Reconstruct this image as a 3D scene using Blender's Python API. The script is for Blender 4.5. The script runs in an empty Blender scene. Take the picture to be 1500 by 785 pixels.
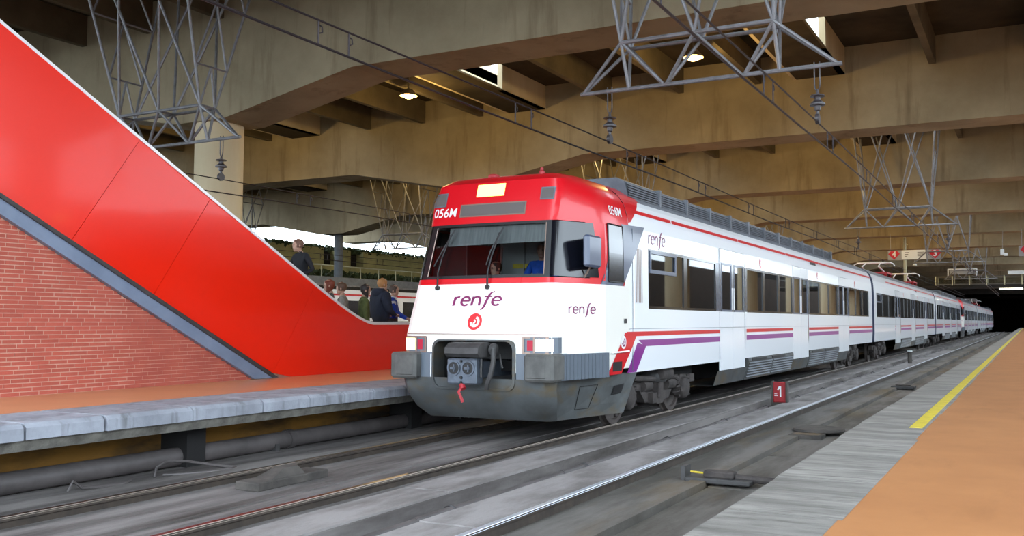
import bpy, bmesh, math, random
from mathutils import Vector, Matrix
random.seed(7)
PI = math.pi
COL = bpy.context.scene.collection
SC = bpy.context.scene

# ------------------------------------------------------------------ camera
# world: X to the right across the tracks, Y along the tracks, Z up, rail heads at Z = 0
FPX, CX, CY, VX, VY, EYE = 1334.0, 852.0, 392.5, 1508.0, 472.0, 1.645
PITCH = math.atan((VY - CY) / FPX)
YAW = math.atan((VX - CX) / math.hypot(FPX, VY - CY))
cam_d = bpy.data.cameras.new('camera')
cam_d.sensor_width = 36.0
cam_d.sensor_fit = 'HORIZONTAL'
cam_d.lens = 36.0 * FPX / 1500.0
cam_d.shift_x = (750.0 - CX) / 1500.0
cam_d.clip_end = 600
cam = bpy.data.objects.new('camera', cam_d)
COL.objects.link(cam)
cam.location = (0, 0, EYE)
cam.rotation_euler = (PI / 2 + PITCH, 0, YAW)
SC.camera = cam

# ------------------------------------------------------------------ world, light, exposure
w = bpy.data.worlds.new('sky')
SC.world = w
w.use_nodes = True
bg = w.node_tree.nodes['Background']
bg.inputs['Color'].default_value = (0.76, 0.885, 1.0, 1)
bg.inputs['Strength'].default_value = 6.0
SC.view_settings.view_transform = 'Standard'
SC.view_settings.look = 'None'
SC.view_settings.gamma = 1.0
SC.view_settings.use_curve_mapping = False
SC.view_settings.exposure = 0.2
LAMP_W = 380.0

# ------------------------------------------------------------------ materials
def lin(c):
    r = []
    for x in c[:3]:
        x = x / 255.0
        r.append(x / 12.92 if x <= 0.04045 else ((x + 0.055) / 1.055) ** 2.4)
    return (r[0], r[1], r[2], 1.0)

def mat(name, c, c2=None, rough=0.6, metal=0.0, scale=4.0, bump=0.0, bscale=None, coat=0.0,
        stretch=(1, 1, 1), rnd=0.0, detail=6.0, lo=0.35, hi=0.68, spec=0.5, emit=0.0, c3=None, scale3=1.0, lo3=.5, hi3=.7, stretch3=(1, 1, 1)):
    m = bpy.data.materials.new(name)
    m.use_nodes = True
    nt = m.node_tree
    b = nt.nodes['Principled BSDF']
    b.inputs['Base Color'].default_value = lin(c)
    b.inputs['Roughness'].default_value = rough
    b.inputs['Metallic'].default_value = metal
    b.inputs['Coat Weight'].default_value = coat
    b.inputs['Coat Roughness'].default_value = 0.08
    b.inputs['Specular IOR Level'].default_value = spec
    if emit:
        b.inputs['Emission Color'].default_value = lin(c)
        b.inputs['Emission Strength'].default_value = emit
    tc = nt.nodes.new('ShaderNodeTexCoord')
    src = None

    def noise(sc, st, det):
        mp = nt.nodes.new('ShaderNodeMapping')
        mp.inputs['Scale'].default_value = st
        nt.links.new(tc.outputs['Object'], mp.inputs['Vector'])
        n = nt.nodes.new('ShaderNodeTexNoise')
        n.inputs['Scale'].default_value = sc
        n.inputs['Detail'].default_value = det
        n.inputs['Roughness'].default_value = 0.62
        nt.links.new(mp.outputs['Vector'], n.inputs['Vector'])
        return n

    def mix(fac, a, bb):
        x = nt.nodes.new('ShaderNodeMix')
        x.data_type = 'RGBA'
        nt.links.new(fac, x.inputs['Factor'])
        if hasattr(a, 'links'):
            nt.links.new(a, x.inputs['A'])
        else:
            x.inputs['A'].default_value = a
        x.inputs['B'].default_value = bb
        return x.outputs['Result']

    def rng(sock, a, bb):
        r = nt.nodes.new('ShaderNodeMapRange')
        r.inputs['From Min'].default_value = a
        r.inputs['From Max'].default_value = bb
        nt.links.new(sock, r.inputs['Value'])
        return r.outputs['Result']
    if c2 is not None:
        n = noise(scale, stretch, detail)
        src = mix(rng(n.outputs['Fac'], lo, hi), lin(c), lin(c2))
    if c3 is not None:
        n3 = noise(scale3, stretch3, 5)
        src = mix(rng(n3.outputs['Fac'], lo3, hi3), src if src is not None else lin(c), lin(c3))
    if rnd:
        oi = nt.nodes.new('ShaderNodeObjectInfo')
        hs = nt.nodes.new('ShaderNodeHueSaturation')
        mr = nt.nodes.new('ShaderNodeMapRange')
        mr.inputs['To Min'].default_value = 1 - rnd
        mr.inputs['To Max'].default_value = 1 + rnd
        nt.links.new(oi.outputs['Random'], mr.inputs['Value'])
        nt.links.new(mr.outputs['Result'], hs.inputs['Value'])
        if src is not None:
            nt.links.new(src, hs.inputs['Color'])
        else:
            hs.inputs['Color'].default_value = lin(c)
        src = hs.outputs['Color']
    if src is not None:
        nt.links.new(src, b.inputs['Base Color'])
    if bump:
        nb = noise(bscale or scale * 6, (1, 1, 1), 4)
        bp = nt.nodes.new('ShaderNodeBump')
        bp.inputs['Strength'].default_value = bump
        bp.inputs['Distance'].default_value = 0.02
        nt.links.new(nb.outputs['Fac'], bp.inputs['Height'])
        nt.links.new(bp.outputs['Normal'], b.inputs['Normal'])
    return m

def glass(name, tint, refl=1.0, rough=0.02):
    m = bpy.data.materials.new(name)
    m.use_nodes = True
    nt = m.node_tree
    for n in list(nt.nodes):
        nt.nodes.remove(n)
    out = nt.nodes.new('ShaderNodeOutputMaterial')
    mx = nt.nodes.new('ShaderNodeMixShader')
    fr = nt.nodes.new('ShaderNodeFresnel')
    fr.inputs['IOR'].default_value = 1.5
    tr = nt.nodes.new('ShaderNodeBsdfTransparent')
    tr.inputs['Color'].default_value = tint
    gl = nt.nodes.new('ShaderNodeBsdfGlossy')
    gl.inputs['Roughness'].default_value = rough
    gl.inputs['Color'].default_value = (refl, refl, refl, 1)
    nt.links.new(fr.outputs[0], mx.inputs[0])
    nt.links.new(tr.outputs[0], mx.inputs[1])
    nt.links.new(gl.outputs[0], mx.inputs[2])
    nt.links.new(mx.outputs[0], out.inputs[0])
    return m

def emitter(name, c, s):
    m = bpy.data.materials.new(name)
    m.use_nodes = True
    b = m.node_tree.nodes['Principled BSDF']
    b.inputs['Base Color'].default_value = lin(c)
    b.inputs['Emission Color'].default_value = lin(c)
    b.inputs['Emission Strength'].default_value = s
    return m

M = {
 'beam': mat('concrete_beam', (160, 146, 118), (134, 120, 94), rough=.85, scale=.5, bump=.15, bscale=30, c3=(104, 88, 64), scale3=1.6, stretch3=(1, 1, .12), lo3=.55, hi3=.8),
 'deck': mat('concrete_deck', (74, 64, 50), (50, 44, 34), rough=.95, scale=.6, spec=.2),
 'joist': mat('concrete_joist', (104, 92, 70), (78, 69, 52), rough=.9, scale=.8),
 'column': mat('concrete_column', (206, 190, 156), (186, 168, 132), rough=.8, scale=.8, stretch=(1, 1, .2)),
 'slab': mat('trackbed_concrete', (126, 120, 117), (84, 78, 76), rough=.85, scale=1.6, stretch=(1.6, .2, 1), bump=.4, bscale=26, lo=.4, hi=.62, c3=(52, 45, 40), scale3=1.2, lo3=.48, hi3=.72, stretch3=(2.6, .22, 1)),
 'slab2': mat('trackbed_concrete_b', (108, 103, 98), (72, 67, 60), rough=.85, scale=1.4, stretch=(1.6, .3, 1), lo=.4, hi=.62, bump=.35, bscale=22, c3=(92, 74, 44), scale3=.7, lo3=.52, hi3=.75, stretch3=(1.8, .5, 1)),
 'slab_light': mat('trackbed_concrete_pale', (146, 140, 138), (108, 102, 99), rough=.85, scale=2.2, stretch=(1.2, .4, 1), bump=.4, bscale=30, lo=.4, hi=.65),
 'ballast': mat('dark_ground', (58, 52, 46), (34, 30, 26), rough=.95, scale=3, bump=.5, bscale=30),
 'coping': mat('coping_concrete', (158, 161, 170), (128, 130, 138), rough=.8, scale=2.2, bump=.3, bscale=40, rnd=.12, c3=(92, 90, 90), scale3=7, stretch3=(1, 1, .12), lo3=.52, hi3=.78),
 'coping_r': mat('coping_concrete_worn', (138, 133, 127), (100, 96, 91), rough=.8, scale=2.0, stretch=(.5, 2.5, 1), bump=.4, bscale=35, rnd=.07, c3=(80, 76, 71), scale3=6, stretch3=(.4, 3, 1), lo3=.5, hi3=.75),
 'orange': mat('ochre_paving', (168, 114, 71), (156, 103, 63), rough=.55, scale=1.6, c3=(144, 94, 56), scale3=3.5, lo3=.55, hi3=.85, stretch3=(1, .3, 1), spec=.35),
 'orange_l': mat('ochre_paving_polished', (220, 156, 108), (208, 142, 96), rough=.3, scale=1.2, spec=.5),
 'yellow': mat('yellow_paint', (200, 178, 46), (170, 150, 52), rough=.6, scale=9, lo=.4, hi=.75),
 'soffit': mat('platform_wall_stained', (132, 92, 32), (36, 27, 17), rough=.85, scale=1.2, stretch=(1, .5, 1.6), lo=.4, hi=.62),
 'pipe': mat('duct_dark', (92, 85, 84), (66, 61, 60), rough=.55, scale=2),
 'lip': mat('platform_lip', (120, 116, 108), (74, 70, 64), rough=.9, scale=5, bump=.5),
 'rail': mat('rail_steel_worn', (205, 210, 220), rough=.3, metal=.7, scale=3),
 'railside': mat('rail_rust', (66, 56, 48), (46, 39, 34), rough=.85, scale=6),
 'raildull': mat('rail_steel_dull', (140, 128, 118), rough=.3, metal=1.0),
 'red': mat('red_lacquer', (240, 36, 10), rough=.28, coat=.2, spec=.35),
 'redtrim': mat('bright_steel_trim', (236, 236, 236), rough=.35, metal=.2),
 'blue': mat('grey_blue_steel', (124, 138, 160), (108, 122, 144), rough=.45, scale=2),
 'brick': mat('brick', (182, 90, 72), (164, 76, 62), rough=.8, scale=4, rnd=.10, bump=.2, bscale=60),
 'mortar': mat('mortar', (204, 158, 140), (186, 136, 118), rough=.95, scale=9),
 'dark': mat('dark_gap', (26, 24, 24), rough=.9),
 'truss': mat('galvanised_tube', (134, 134, 138), (112, 110, 110), rough=.45, metal=.35, scale=5),
 'wire': mat('wire_copper_dark', (44, 36, 38), rough=.5, metal=.4),
 'insul': mat('insulator_glaze', (66, 60, 62), rough=.35),
 'white': mat('train_white', (240, 243, 247), rough=.3, coat=.6, spec=.5),
 'cream': mat('train_nose_white', (240, 238, 230), rough=.3, coat=.6),
 'tred': mat('train_red', (208, 18, 30), rough=.32, coat=.25),
 'purple': mat('train_purple', (130, 34, 132), rough=.35, coat=.3),
 'logo': mat('logo_plum', (122, 22, 84), rough=.4),
 'tgrey': mat('train_grey', (96, 104, 114), rough=.4, coat=.2),
 'tbluegrey': mat('train_bluegrey', (74, 84, 106), rough=.35, coat=.4),
 'roof': mat('train_roof', (112, 116, 124), (92, 96, 102), rough=.55, scale=3),
 'louvre': mat('louvre_grey', (98, 106, 114), (80, 86, 94), rough=.6, scale=4),
 'skirt': mat('train_skirt', (80, 83, 84), (60, 61, 60), rough=.6, scale=2.2, c3=(84, 70, 46), scale3=1.8, lo3=.5, hi3=.72, stretch3=(1, 1, 2)),
 'bumper': mat('bumper_grey', (92, 91, 88), (72, 71, 69), rough=.6, scale=5),
 'bumpside': mat('bumper_ribbed', (80, 88, 98), rough=.5),
 'black': mat('black_rubber', (18, 18, 20), rough=.5),
 'blackgl': mat('black_gloss', (12, 13, 20), rough=.14, coat=.3),
 'bogie': mat('bogie_grime', (70, 63, 60), (44, 39, 38), rough=.8, scale=6, bump=.3),
 'pillar': mat('window_pillar', (58, 66, 84), rough=.25, coat=.4),
 'wheel': mat('wheel_steel', (92, 84, 80), (66, 58, 56), rough=.6, metal=.3, scale=5),
 'couple': mat('coupler_steel', (100, 108, 120), (76, 82, 90), rough=.45, metal=.4, scale=6),
 'coupdk': mat('coupler_dark', (66, 64, 64), (48, 46, 45), rough=.6, scale=6),
 'inter': mat('interior_panel', (150, 150, 150), rough=.6),
 'intery': mat('interior_yellow', (176, 150, 90), rough=.6),
 'seat': mat('seat_fabric', (120, 48, 46), rough=.9),
 'glass': glass('window_glass_tinted', (.22, .21, .2, 1)),
 'wglass': glass('windscreen_glass', (.66, .69, .69, 1), .6),
 'cglass': glass('clear_glass', (.8, .82, .82, 1)),
 'blind': mat('sun_blind', (150, 152, 152), (126, 128, 128), rough=.8, scale=3, stretch=(9, 1, .6)),
 'hl': emitter('headlight_on', (255, 222, 160), 2.6),
 'hltop': emitter('marker_lamp_on', (255, 214, 110), 3.0),
 'tail': emitter('tail_lamp', (150, 8, 40), .5),
 'lens': mat('lamp_lens', (104, 98, 96), rough=.2),
 'hlcase': mat('headlight_case', (150, 128, 116), rough=.3, metal=.4),
 'lamp': emitter('sodium_lamp', (255, 208, 120), 40),
 'lampbody': mat('lamp_body', (120, 110, 90), rough=.5),
 'sign_w': mat('sign_white', (226, 230, 230), rough=.4),
 'sign_r': mat('sign_red', (190, 24, 40), rough=.4),
 'sign_g': mat('sign_grey', (150, 150, 150), rough=.5),
 'ink': mat('dark_ink', (40, 40, 40), rough=.6),
 'wallL': mat('retaining_wall', (196, 188, 130), (160, 154, 104), rough=.9, scale=.5),
 'hedge': mat('ivy_leaves', (70, 84, 44), (38, 46, 24), rough=.8, scale=3),
 'grime': mat('grime_block', (84, 78, 73), (56, 52, 49), rough=.9, scale=4, bump=.4),
 'farwall': mat('tunnel_concrete', (40, 36, 32), (26, 24, 22), rough=.95, scale=.5),
 'bridge': mat('footbridge_metal', (96, 92, 84), rough=.6),
 'mast': mat('pale_mast', (200, 196, 160), rough=.6),
 'panred': mat('pantograph_red', (160, 36, 44), rough=.5),
 'unseen_wall': mat('unseen_wall_dark', (74, 58, 46), (54, 44, 36), rough=.9, scale=.8),  # for the added wall out of view, dark so window reflections stay dark
 'signbox': mat('marker_red', (168, 34, 40), (140, 28, 34), rough=.55, scale=6),
}

# ------------------------------------------------------------------ mesh helpers
class MB:
    def __init__(s):
        s.v, s.f = [], []
    def add(s, vs, fs):
        o = len(s.v)
        s.v += [tuple(p) for p in vs]
        s.f += [tuple(i + o for i in f) for f in fs]
        return s
    def box(s, x0, x1, y0, y1, z0, z1):
        return s.add([(x0, y0, z0), (x1, y0, z0), (x1, y1, z0), (x0, y1, z0), (x0, y0, z1), (x1, y0, z1), (x1, y1, z1), (x0, y1, z1)],
                     [(3, 2, 1, 0), (4, 5, 6, 7), (0, 1, 5, 4), (1, 2, 6, 5), (2, 3, 7, 6), (3, 0, 4, 7)])
    def cbox(s, x0, x1, y0, y1, z0, z1, c=.02):
        """box with chamfered edges (an octagon in plan, inset at top and bottom)"""
        def ring(i, z):
            a, b, d, e = x0 + i, x1 - i, y0 + i, y1 - i
            return [(a + c, d, z), (b - c, d, z), (b, d + c, z), (b, e - c, z), (b - c, e, z), (a + c, e, z), (a, e - c, z), (a, d + c, z)]
        return s.loft([ring(c * .7, z0), ring(0, z0 + c), ring(0, z1 - c), ring(c * .7, z1)], True, True)
    def quad(s, a, b, c, d):
        return s.add([a, b, c, d], [(0, 1, 2, 3)])
    def tube(s, p0, p1, r, n=8, r1=None, cap=True):
        p0, p1 = Vector(p0), Vector(p1)
        d = (p1 - p0)
        if d.length < 1e-6:
            return s
        d.normalize()
        a = d.orthogonal().normalized()
        b = d.cross(a)
        r1 = r if r1 is None else r1
        vs = []
        for p, rr in ((p0, r), (p1, r1)):
            for i in range(n):
                t = 2 * PI * i / n
                vs.append(p + (a * math.cos(t) + b * math.sin(t)) * rr)
        fs = [(i, (i + 1) % n, n + (i + 1) % n, n + i) for i in range(n)]
        if cap:
            fs += [tuple(range(n - 1, -1, -1)), tuple(range(n, 2 * n))]
        return s.add(vs, fs)
    def path(s, pts, r, n=6):
        pts = [Vector(p) for p in pts]
        rings = []
        d0 = (pts[1] - pts[0]).normalized()
        a = d0.orthogonal().normalized()
        for i, p in enumerate(pts):
            d = (pts[min(i + 1, len(pts) - 1)] - pts[max(i - 1, 0)]).normalized()
            a = (a - d * a.dot(d)).normalized()
            b = d.cross(a)
            rings.append([p + (a * math.cos(2 * PI * k / n) + b * math.sin(2 * PI * k / n)) * r for k in range(n)])
        return s.loft(rings, True, True)
    def loft(s, rings, closed=False, cap=False):
        n = len(rings[0])
        vs = [p for r in rings for p in r]
        fs = []
        for i in range(len(rings) - 1):
            for j in range(n if closed else n - 1):
                k = (j + 1) % n
                fs.append((i * n + j, i * n + k, (i + 1) * n + k, (i + 1) * n + j))
        if cap:
            fs.append(tuple(range(n - 1, -1, -1)))
            m = (len(rings) - 1) * n
            fs.append(tuple(range(m, m + n)))
        return s.add(vs, fs)
    def lathe(s, prof, c, n=16, axis='z'):
        rings = []
        for r, h in prof:
            ring = []
            for i in range(n):
                t = 2 * PI * i / n
                u, v = r * math.cos(t), r * math.sin(t)
                if axis == 'z':
                    ring.append((c[0] + u, c[1] + v, c[2] + h))
                elif axis == 'x':
                    ring.append((c[0] + h, c[1] + u, c[2] + v))
                else:
                    ring.append((c[0] + v, c[1] + h, c[2] + u))
            rings.append(ring)
        return s.loft(rings, True, True)
    def prism(s, poly, axis, a, b):
        """2D polygon extruded along an axis; (u,v) = the other two axes in order"""
        def P(u, v, h):
            return (h, u, v) if axis == 'x' else ((u, h, v) if axis == 'y' else (u, v, h))
        n = len(poly)
        vs = [P(u, v, a) for u, v in poly] + [P(u, v, b) for u, v in poly]
        fs = [(i, (i + 1) % n, n + (i + 1) % n, n + i) for i in range(n)]
        fs += [tuple(range(n - 1, -1, -1)), tuple(range(n, 2 * n))]
        return s.add(vs, fs)

def mesh(mb, m, smooth=False, off=(0, 0, 0), name='m'):
    me = bpy.data.meshes.new(name)
    me.from_pydata([(x - off[0], y - off[1], z - off[2]) for x, y, z in mb.v], [], mb.f)
    bm = bmesh.new()
    bm.from_mesh(me)
    bmesh.ops.recalc_face_normals(bm, faces=bm.faces)
    bm.to_mesh(me)
    bm.free()
    if smooth:
        for p in me.polygons:
            p.use_smooth = True
        try:
            me.set_sharp_from_angle(angle=math.radians(40))
        except Exception:
            pass
    me.materials.append(m if not isinstance(m, str) else M[m])
    me.update()
    return me

ROOT = {}
def obj(name, mb, m, parent=None, smooth=False, local=False):
    off = (0, 0, 0)
    if parent is not None and not local:
        r = parent
        while r.parent:
            r = r.parent
        off = ROOT.get(r.name, (0, 0, 0))
    o = bpy.data.objects.new(name, mesh(mb, m, smooth, off, name))
    COL.objects.link(o)
    o.parent = parent
    return o
def tag(o, label=None, cat=None, group=None, kind=None):
    if label: o['label'] = label
    if cat: o['category'] = cat
    if group: o['group'] = group
    if kind: o['kind'] = kind
    return o
def thing(name, label, cat, loc=(0, 0, 0), group=None, rz=0.0):
    o = bpy.data.objects.new(name, None)
    o.empty_display_size = .2
    COL.objects.link(o)
    o.location = loc
    o.rotation_euler = (0, 0, rz)
    ROOT[o.name] = tuple(loc)
    return tag(o, label, cat, group)
def struct(name, mb, m, label=None, smooth=False):
    o = obj(name, mb, m, smooth=smooth)
    tag(o, label, None, None, 'structure')
    return o
def link_copy(src, parent, loc=None, rz=None):
    c = src.copy()
    COL.objects.link(c)
    c.parent = parent
    if loc is not None: c.location = loc
    if rz is not None: c.rotation_euler = (0, 0, rz)
    return c
def copy_tree(root, loc, rz=0.0, label=None, name=None):
    r = link_copy(root, None, loc, rz)
    ROOT[r.name] = tuple(loc)
    if name: r.name = name
    if label: r['label'] = label
    def rec(a, b):
        for ch in list(a.children):
            c = link_copy(ch, b)
            rec(ch, c)
    rec(root, r)
    return r

def text_mesh(txt, size=1.0, shear=0.0, bold=0.0):
    cu = bpy.data.curves.new('t', 'FONT')
    cu.body = txt
    cu.size = size
    cu.shear = shear
    cu.offset = bold
    cu.align_x = 'CENTER'
    cu.align_y = 'CENTER'
    cu.resolution_u = 4
    o = bpy.data.objects.new('t', cu)
    COL.objects.link(o)
    me = bpy.data.meshes.new_from_object(o.evaluated_get(bpy.context.evaluated_depsgraph_get()))
    vs = [tuple(v.co) for v in me.vertices]
    fs = [tuple(p.vertices) for p in me.polygons]
    bpy.data.objects.remove(o)
    bpy.data.curves.remove(cu)
    bpy.data.meshes.remove(me)
    return vs, fs
def text_on(txt, size, fn, shear=0, bold=0, sx=1.0):
    vs, fs = text_mesh(txt, size, shear, bold)
    return MB().add([fn(x * sx, y) for x, y, z in vs], fs)
def ribbon(mb, pts, wd, fn):
    P = [Vector((p[0], p[1])) for p in pts]
    L, R_ = [], []
    for i, p in enumerate(P):
        d = (P[min(i + 1, len(P) - 1)] - P[max(i - 1, 0)]).normalized()
        n = Vector((-d.y, d.x)) * (wd / 2 if not isinstance(wd, (list, tuple)) else wd[i] / 2)
        L.append(fn(*(p + n)))
        R_.append(fn(*(p - n)))
    n = len(P)
    mb.add(L + R_, [(i, i + 1, n + i + 1, n + i) for i in range(n - 1)])
    return mb
def arc(cx, cy, rx, ry, a0, a1, n=14):
    return [(cx + rx * math.cos(math.radians(a0 + (a1 - a0) * i / n)), cy + ry * math.sin(math.radians(a0 + (a1 - a0) * i / n))) for i in range(n + 1)]
def wordmark(fn, s, shear=.14, wd=.17):
    """the flowing lower-case operator wordmark, drawn stroke by stroke; s = x-height"""
    mb = MB()
    W_ = lambda x, y: fn((x - 2.05 + shear * y) * s, (y - .5) * s)
    def st(pts, w=wd): ribbon(mb, pts, w, W_)
    st([(0, 0), (0, 1.0)]); st([(0, .55)] + arc(.34, .55, .34, .42, 175, 80, 8))
    def e(x):
        st([(x, .52), (x + .66, .52)], wd * .8)
        st(arc(x + .34, .5, .34, .48, 0, 315, 22))
    e(.62)
    st([(1.55, 0), (1.55, 1.0)]); st(arc(1.86, .55, .31, .42, 180, 0, 12) + [(2.17, 0)])
    st([(2.38, -.46), (2.52, -.38), (2.62, -.12), (2.72, .6), (2.82, 1.15), (2.95, 1.42), (3.2, 1.55)], [.1, .16, .2, .2, .2, .17, .08])
    st([(2.45, .98), (3.1, .98)], wd * .7)
    e(3.2)
    return mb
def emblem(fn, R_, ring_only=False):
    d, h = MB(), MB()
    n = 28
    d.add([fn(0, 0, 0)] + [fn(R_ * math.cos(2 * PI * i / n), R_ * math.sin(2 * PI * i / n), 0) for i in range(n)],
          [(0, 1 + i, 1 + (i + 1) % n) for i in range(n)])
    g = lambda x, y: fn(x, y, .003)
    ribbon(h, arc(0, 0, R_ * .52, R_ * .52, 75, -170, 22), R_ * .30, g)
    ribbon(h, arc(-R_ * .12, R_ * .02, R_ * .16, R_ * .16, 90, -120, 10), R_ * .2, g)
    return d, h

# ================================================================== STRUCTURE
TC1, TC2 = -6.97, -3.12            # track centre lines
TOP = 0.675                        # platform level
YEND = 176.0
# --- ground below everything
struct('ground', MB().box(-900, 900, -900, 900, -1.2, -.75), 'ballast', 'dark ground under the station')
# --- track bed slabs (stepped concrete)
mb = MB()
mb.prism([(-9.7, -.8), (-5.32, -.8), (-5.32, -.10), (-9.7, -.10)], 'y', 1, YEND)
bed = struct('floor', mb, 'slab', 'grey stained concrete track bed')
mb = MB().prism([(-5.32, -.8), (-1.5, -.8), (-1.5, -.21), (-3.25, -.21), (-3.25, -.10), (-3.42, -.10), (-3.42, -.115), (-4.93, -.13), (-4.93, -.27), (-5.32, -.27)], 'y', 1, YEND)
obj('lower_slab', mb, 'slab2', bed)
# slab patches / joints on the bed: long low strips lying between the rails
for x0, x1, z in ((-7.55, -6.75, -.082), (-5.92, -5.36, -.08), (-4.86, -4.12, -.1), (-8.75, -8.1, -.08)):
    y = 2.0
    while y < 60:
        ln = random.uniform(2.2, 3.6)
        obj('concrete_strip', MB().box(x0, x1, y, y + ln - .012, z - .06, z + random.uniform(-.008, .008)), 'slab_light' if x0 in (-4.86, -5.92) else 'slab', bed)
        y += ln
for k in range(9):
    y0 = 4.5 + k * 2.6
    obj('channel_cover', MB().box(-3.22, -2.62, y0, y0 + 2.57, -.30, -.16 + random.uniform(-.008, .008)), 'slab2', bed)

def rail(x, label, shiny, y1=YEND):
    t = thing('rail', label, 'rail', (x, 1, 0))
    hd = [(x - .036, -.004), (x - .03, 0), (x + .03, 0), (x + .036, -.004), (x + .036, -.035), (x + .01, -.045), (x + .01, -.15), (x + .07, -.165), (x + .07, -.18), (x - .07, -.18), (x - .07, -.165), (x - .01, -.15), (x - .01, -.045), (x - .036, -.035)]
    top = [(x - .037, -.014), (x - .030, .003), (x + .030, .003), (x + .037, -.014)]
    obj('rail_body', MB().prism(hd, 'y', 1, y1), 'railside', t)
    obj('running_surface', MB().prism(top, 'y', 1, y1), 'rail' if shiny else 'raildull', t)
    return t
rail(TC1 - .87, 'dull steel rail nearest the left platform under the train', False)
rail(TC1 + .87, 'dull steel rail under the right wheels of the train', False)
rail(TC2 - .87, 'shiny steel rail of the empty track in the foreground', True)
rail(TC2 + .87, 'steel rail hidden close under the right platform edge', True)

# cable pipe in the step between the tracks
t = thing('cable_pipe', 'thin grey cable pipe lying in the step between the two tracks', 'pipe', (-5.17, 1, -.1))
y = 1.0
while y < 60:
    obj('pipe_section', MB().path([(-5.17 + .01 * math.sin(y + i), y + i * .75, -.21 + .006 * math.sin(2 * y + i)) for i in range(5)], .045, 8), 'pipe', t, True)
    obj('pipe_clamp', MB().path([(-5.24, y + .6, -.27), (-5.23, y + .6, -.18), (-5.17, y + .6, -.155), (-5.11, y + .6, -.18), (-5.10, y + .6, -.27)], .012, 5), 'coupdk', t)
    y += 3.0

# --- right platform
pr = struct('platform_right', MB().box(-1.40, 9, -4, YEND, -.75, TOP - .12), 'lip', 'right platform with ochre paving, grey edge slabs and a yellow line')
obj('paving', MB().box(-.875, 9, -4, YEND, TOP - .14, TOP - .004), 'orange', pr)
y, k = 1.21, 0
while y < 60:
    ln = 1.145
    dx = -.05 * min(1, max(0, (y - 4) / 5)) + random.uniform(-.006, .006)
    mb = MB()
    e = .012
    mb.prism([(-1.46 + dx, TOP - .16), (-.872, TOP - .16), (-.872 + random.uniform(-.012, .02), TOP), (-1.44 + dx, TOP), (-1.46 + dx, TOP - .02)], 'y', y + .006, y + ln - .008)
    obj('edge_slab', mb, 'coping_r', pr)
    y += ln
o = obj('edge_slab_far', MB().box(-1.5, -.872, y, YEND, TOP - .16, TOP), 'coping_r', pr)
obj('yellow_line', MB().box(-1.02, -.905, 8.93, 10.36, TOP - .02, TOP + .004), 'yellow', pr)
obj('yellow_line', MB().box(-1.02, -.905, 10.37, YEND, TOP - .02, TOP + .004), 'yellow', pr)

# --- left platform (island) with the overhanging edge
XL = -8.70
pl = struct('platform_left', MB().box(-15.6, -9.8, -3, YEND, -.75, TOP - .02), 'lip', 'left platform with ochre paving and pale grey edge stones')
obj('paving', MB().box(-15.6, -9.78, -3, YEND, TOP - .05, TOP - .003), 'orange_l', pl)
js = [2.9, 4.1, 5.0, 5.575, 6.43, 7.54, 8.62, 9.45, 10.07, 10.78, 11.9, 13.0, 14.1, 15.2]
while js[-1] < 60: js.append(js[-1] + 1.12)
for a, b in zip(js[:-1], js[1:]):
    d = random.uniform(-.012, .012)
    g = random.uniform(.008, .018)
    mb = MB().prism([(XL + d, TOP - .165), (XL + d, TOP - .05), (XL - .045 + d, TOP - .008), (XL - .1, TOP), (-9.79, TOP), (-9.79, TOP - .165)], 'y', a + g, b - g)
    obj('edge_stone', mb, 'coping', pl)
obj('edge_stone_far', MB().box(-9.79, XL, js[-1], YEND, TOP - .16, TOP), 'coping', pl)
obj('concrete_lip', MB().prism([(-9.79, TOP - .28), (XL - .09, TOP - .28), (XL - .05, TOP - .167), (-9.79, TOP - .167)], 'y', 1, YEND), 'lip', pl)
obj('recess_wall', MB().box(-9.82, -9.6, 1, YEND, -.5, TOP - .26), 'soffit', pl)
for yy in (3.4, 7.85, 12.3, 16.7):
    obj('recess_pier', MB().box(-9.62, -9.15, yy, yy + .28, -.2, TOP - .27), 'dark', pl)
t = thing('platform_duct', 'fat dark pipe running along the foot of the left platform', 'pipe', (-9.3, 1, 0))
for a, b in ((1, 5.2), (5.2, 9.7), (9.7, 14.2), (14.2, 40)):
    obj('pipe_section', MB().tube((-9.32, a, .02), (-9.32, b, .02), .115, 16), 'pipe', t, True)
    obj('pipe_collar', MB().tube((-9.32, b - .05, .02), (-9.32, b + .05, .02), .135, 16), 'pipe', t, True)
    obj('pipe_support', MB().box(-9.42, -9.2, b - .35, b - .28, -.14, .0), 'coupdk', t)
tag(obj('cable_loop', MB().path([(-8.9, 7.2, -.10), (-8.93, 7.25, 0.0), (-8.9, 7.35, .06), (-8.85, 7.6, .03), (-8.72, 7.95, -.06), (-8.6, 8.1, -.09), (-8.55, 8.0, -.09), (-8.6, 7.7, -.09), (-8.75, 7.4, -.085), (-8.88, 7.3, -.085)], .016, 6), 'pipe', smooth=True), 'loose loop of grey cable lying beside the fat pipe', 'cable')
tag(obj('cable_loop', MB().path([(-8.95, 6.2, -.1), (-8.94, 6.25, .0), (-8.93, 6.35, -.08), (-8.85, 6.5, -.09), (-8.8, 6.75, -.09), (-8.9, 6.9, -.09)], .016, 6), 'pipe', smooth=True), 'short stub of grey cable lying below the platform pier', 'cable')

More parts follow.
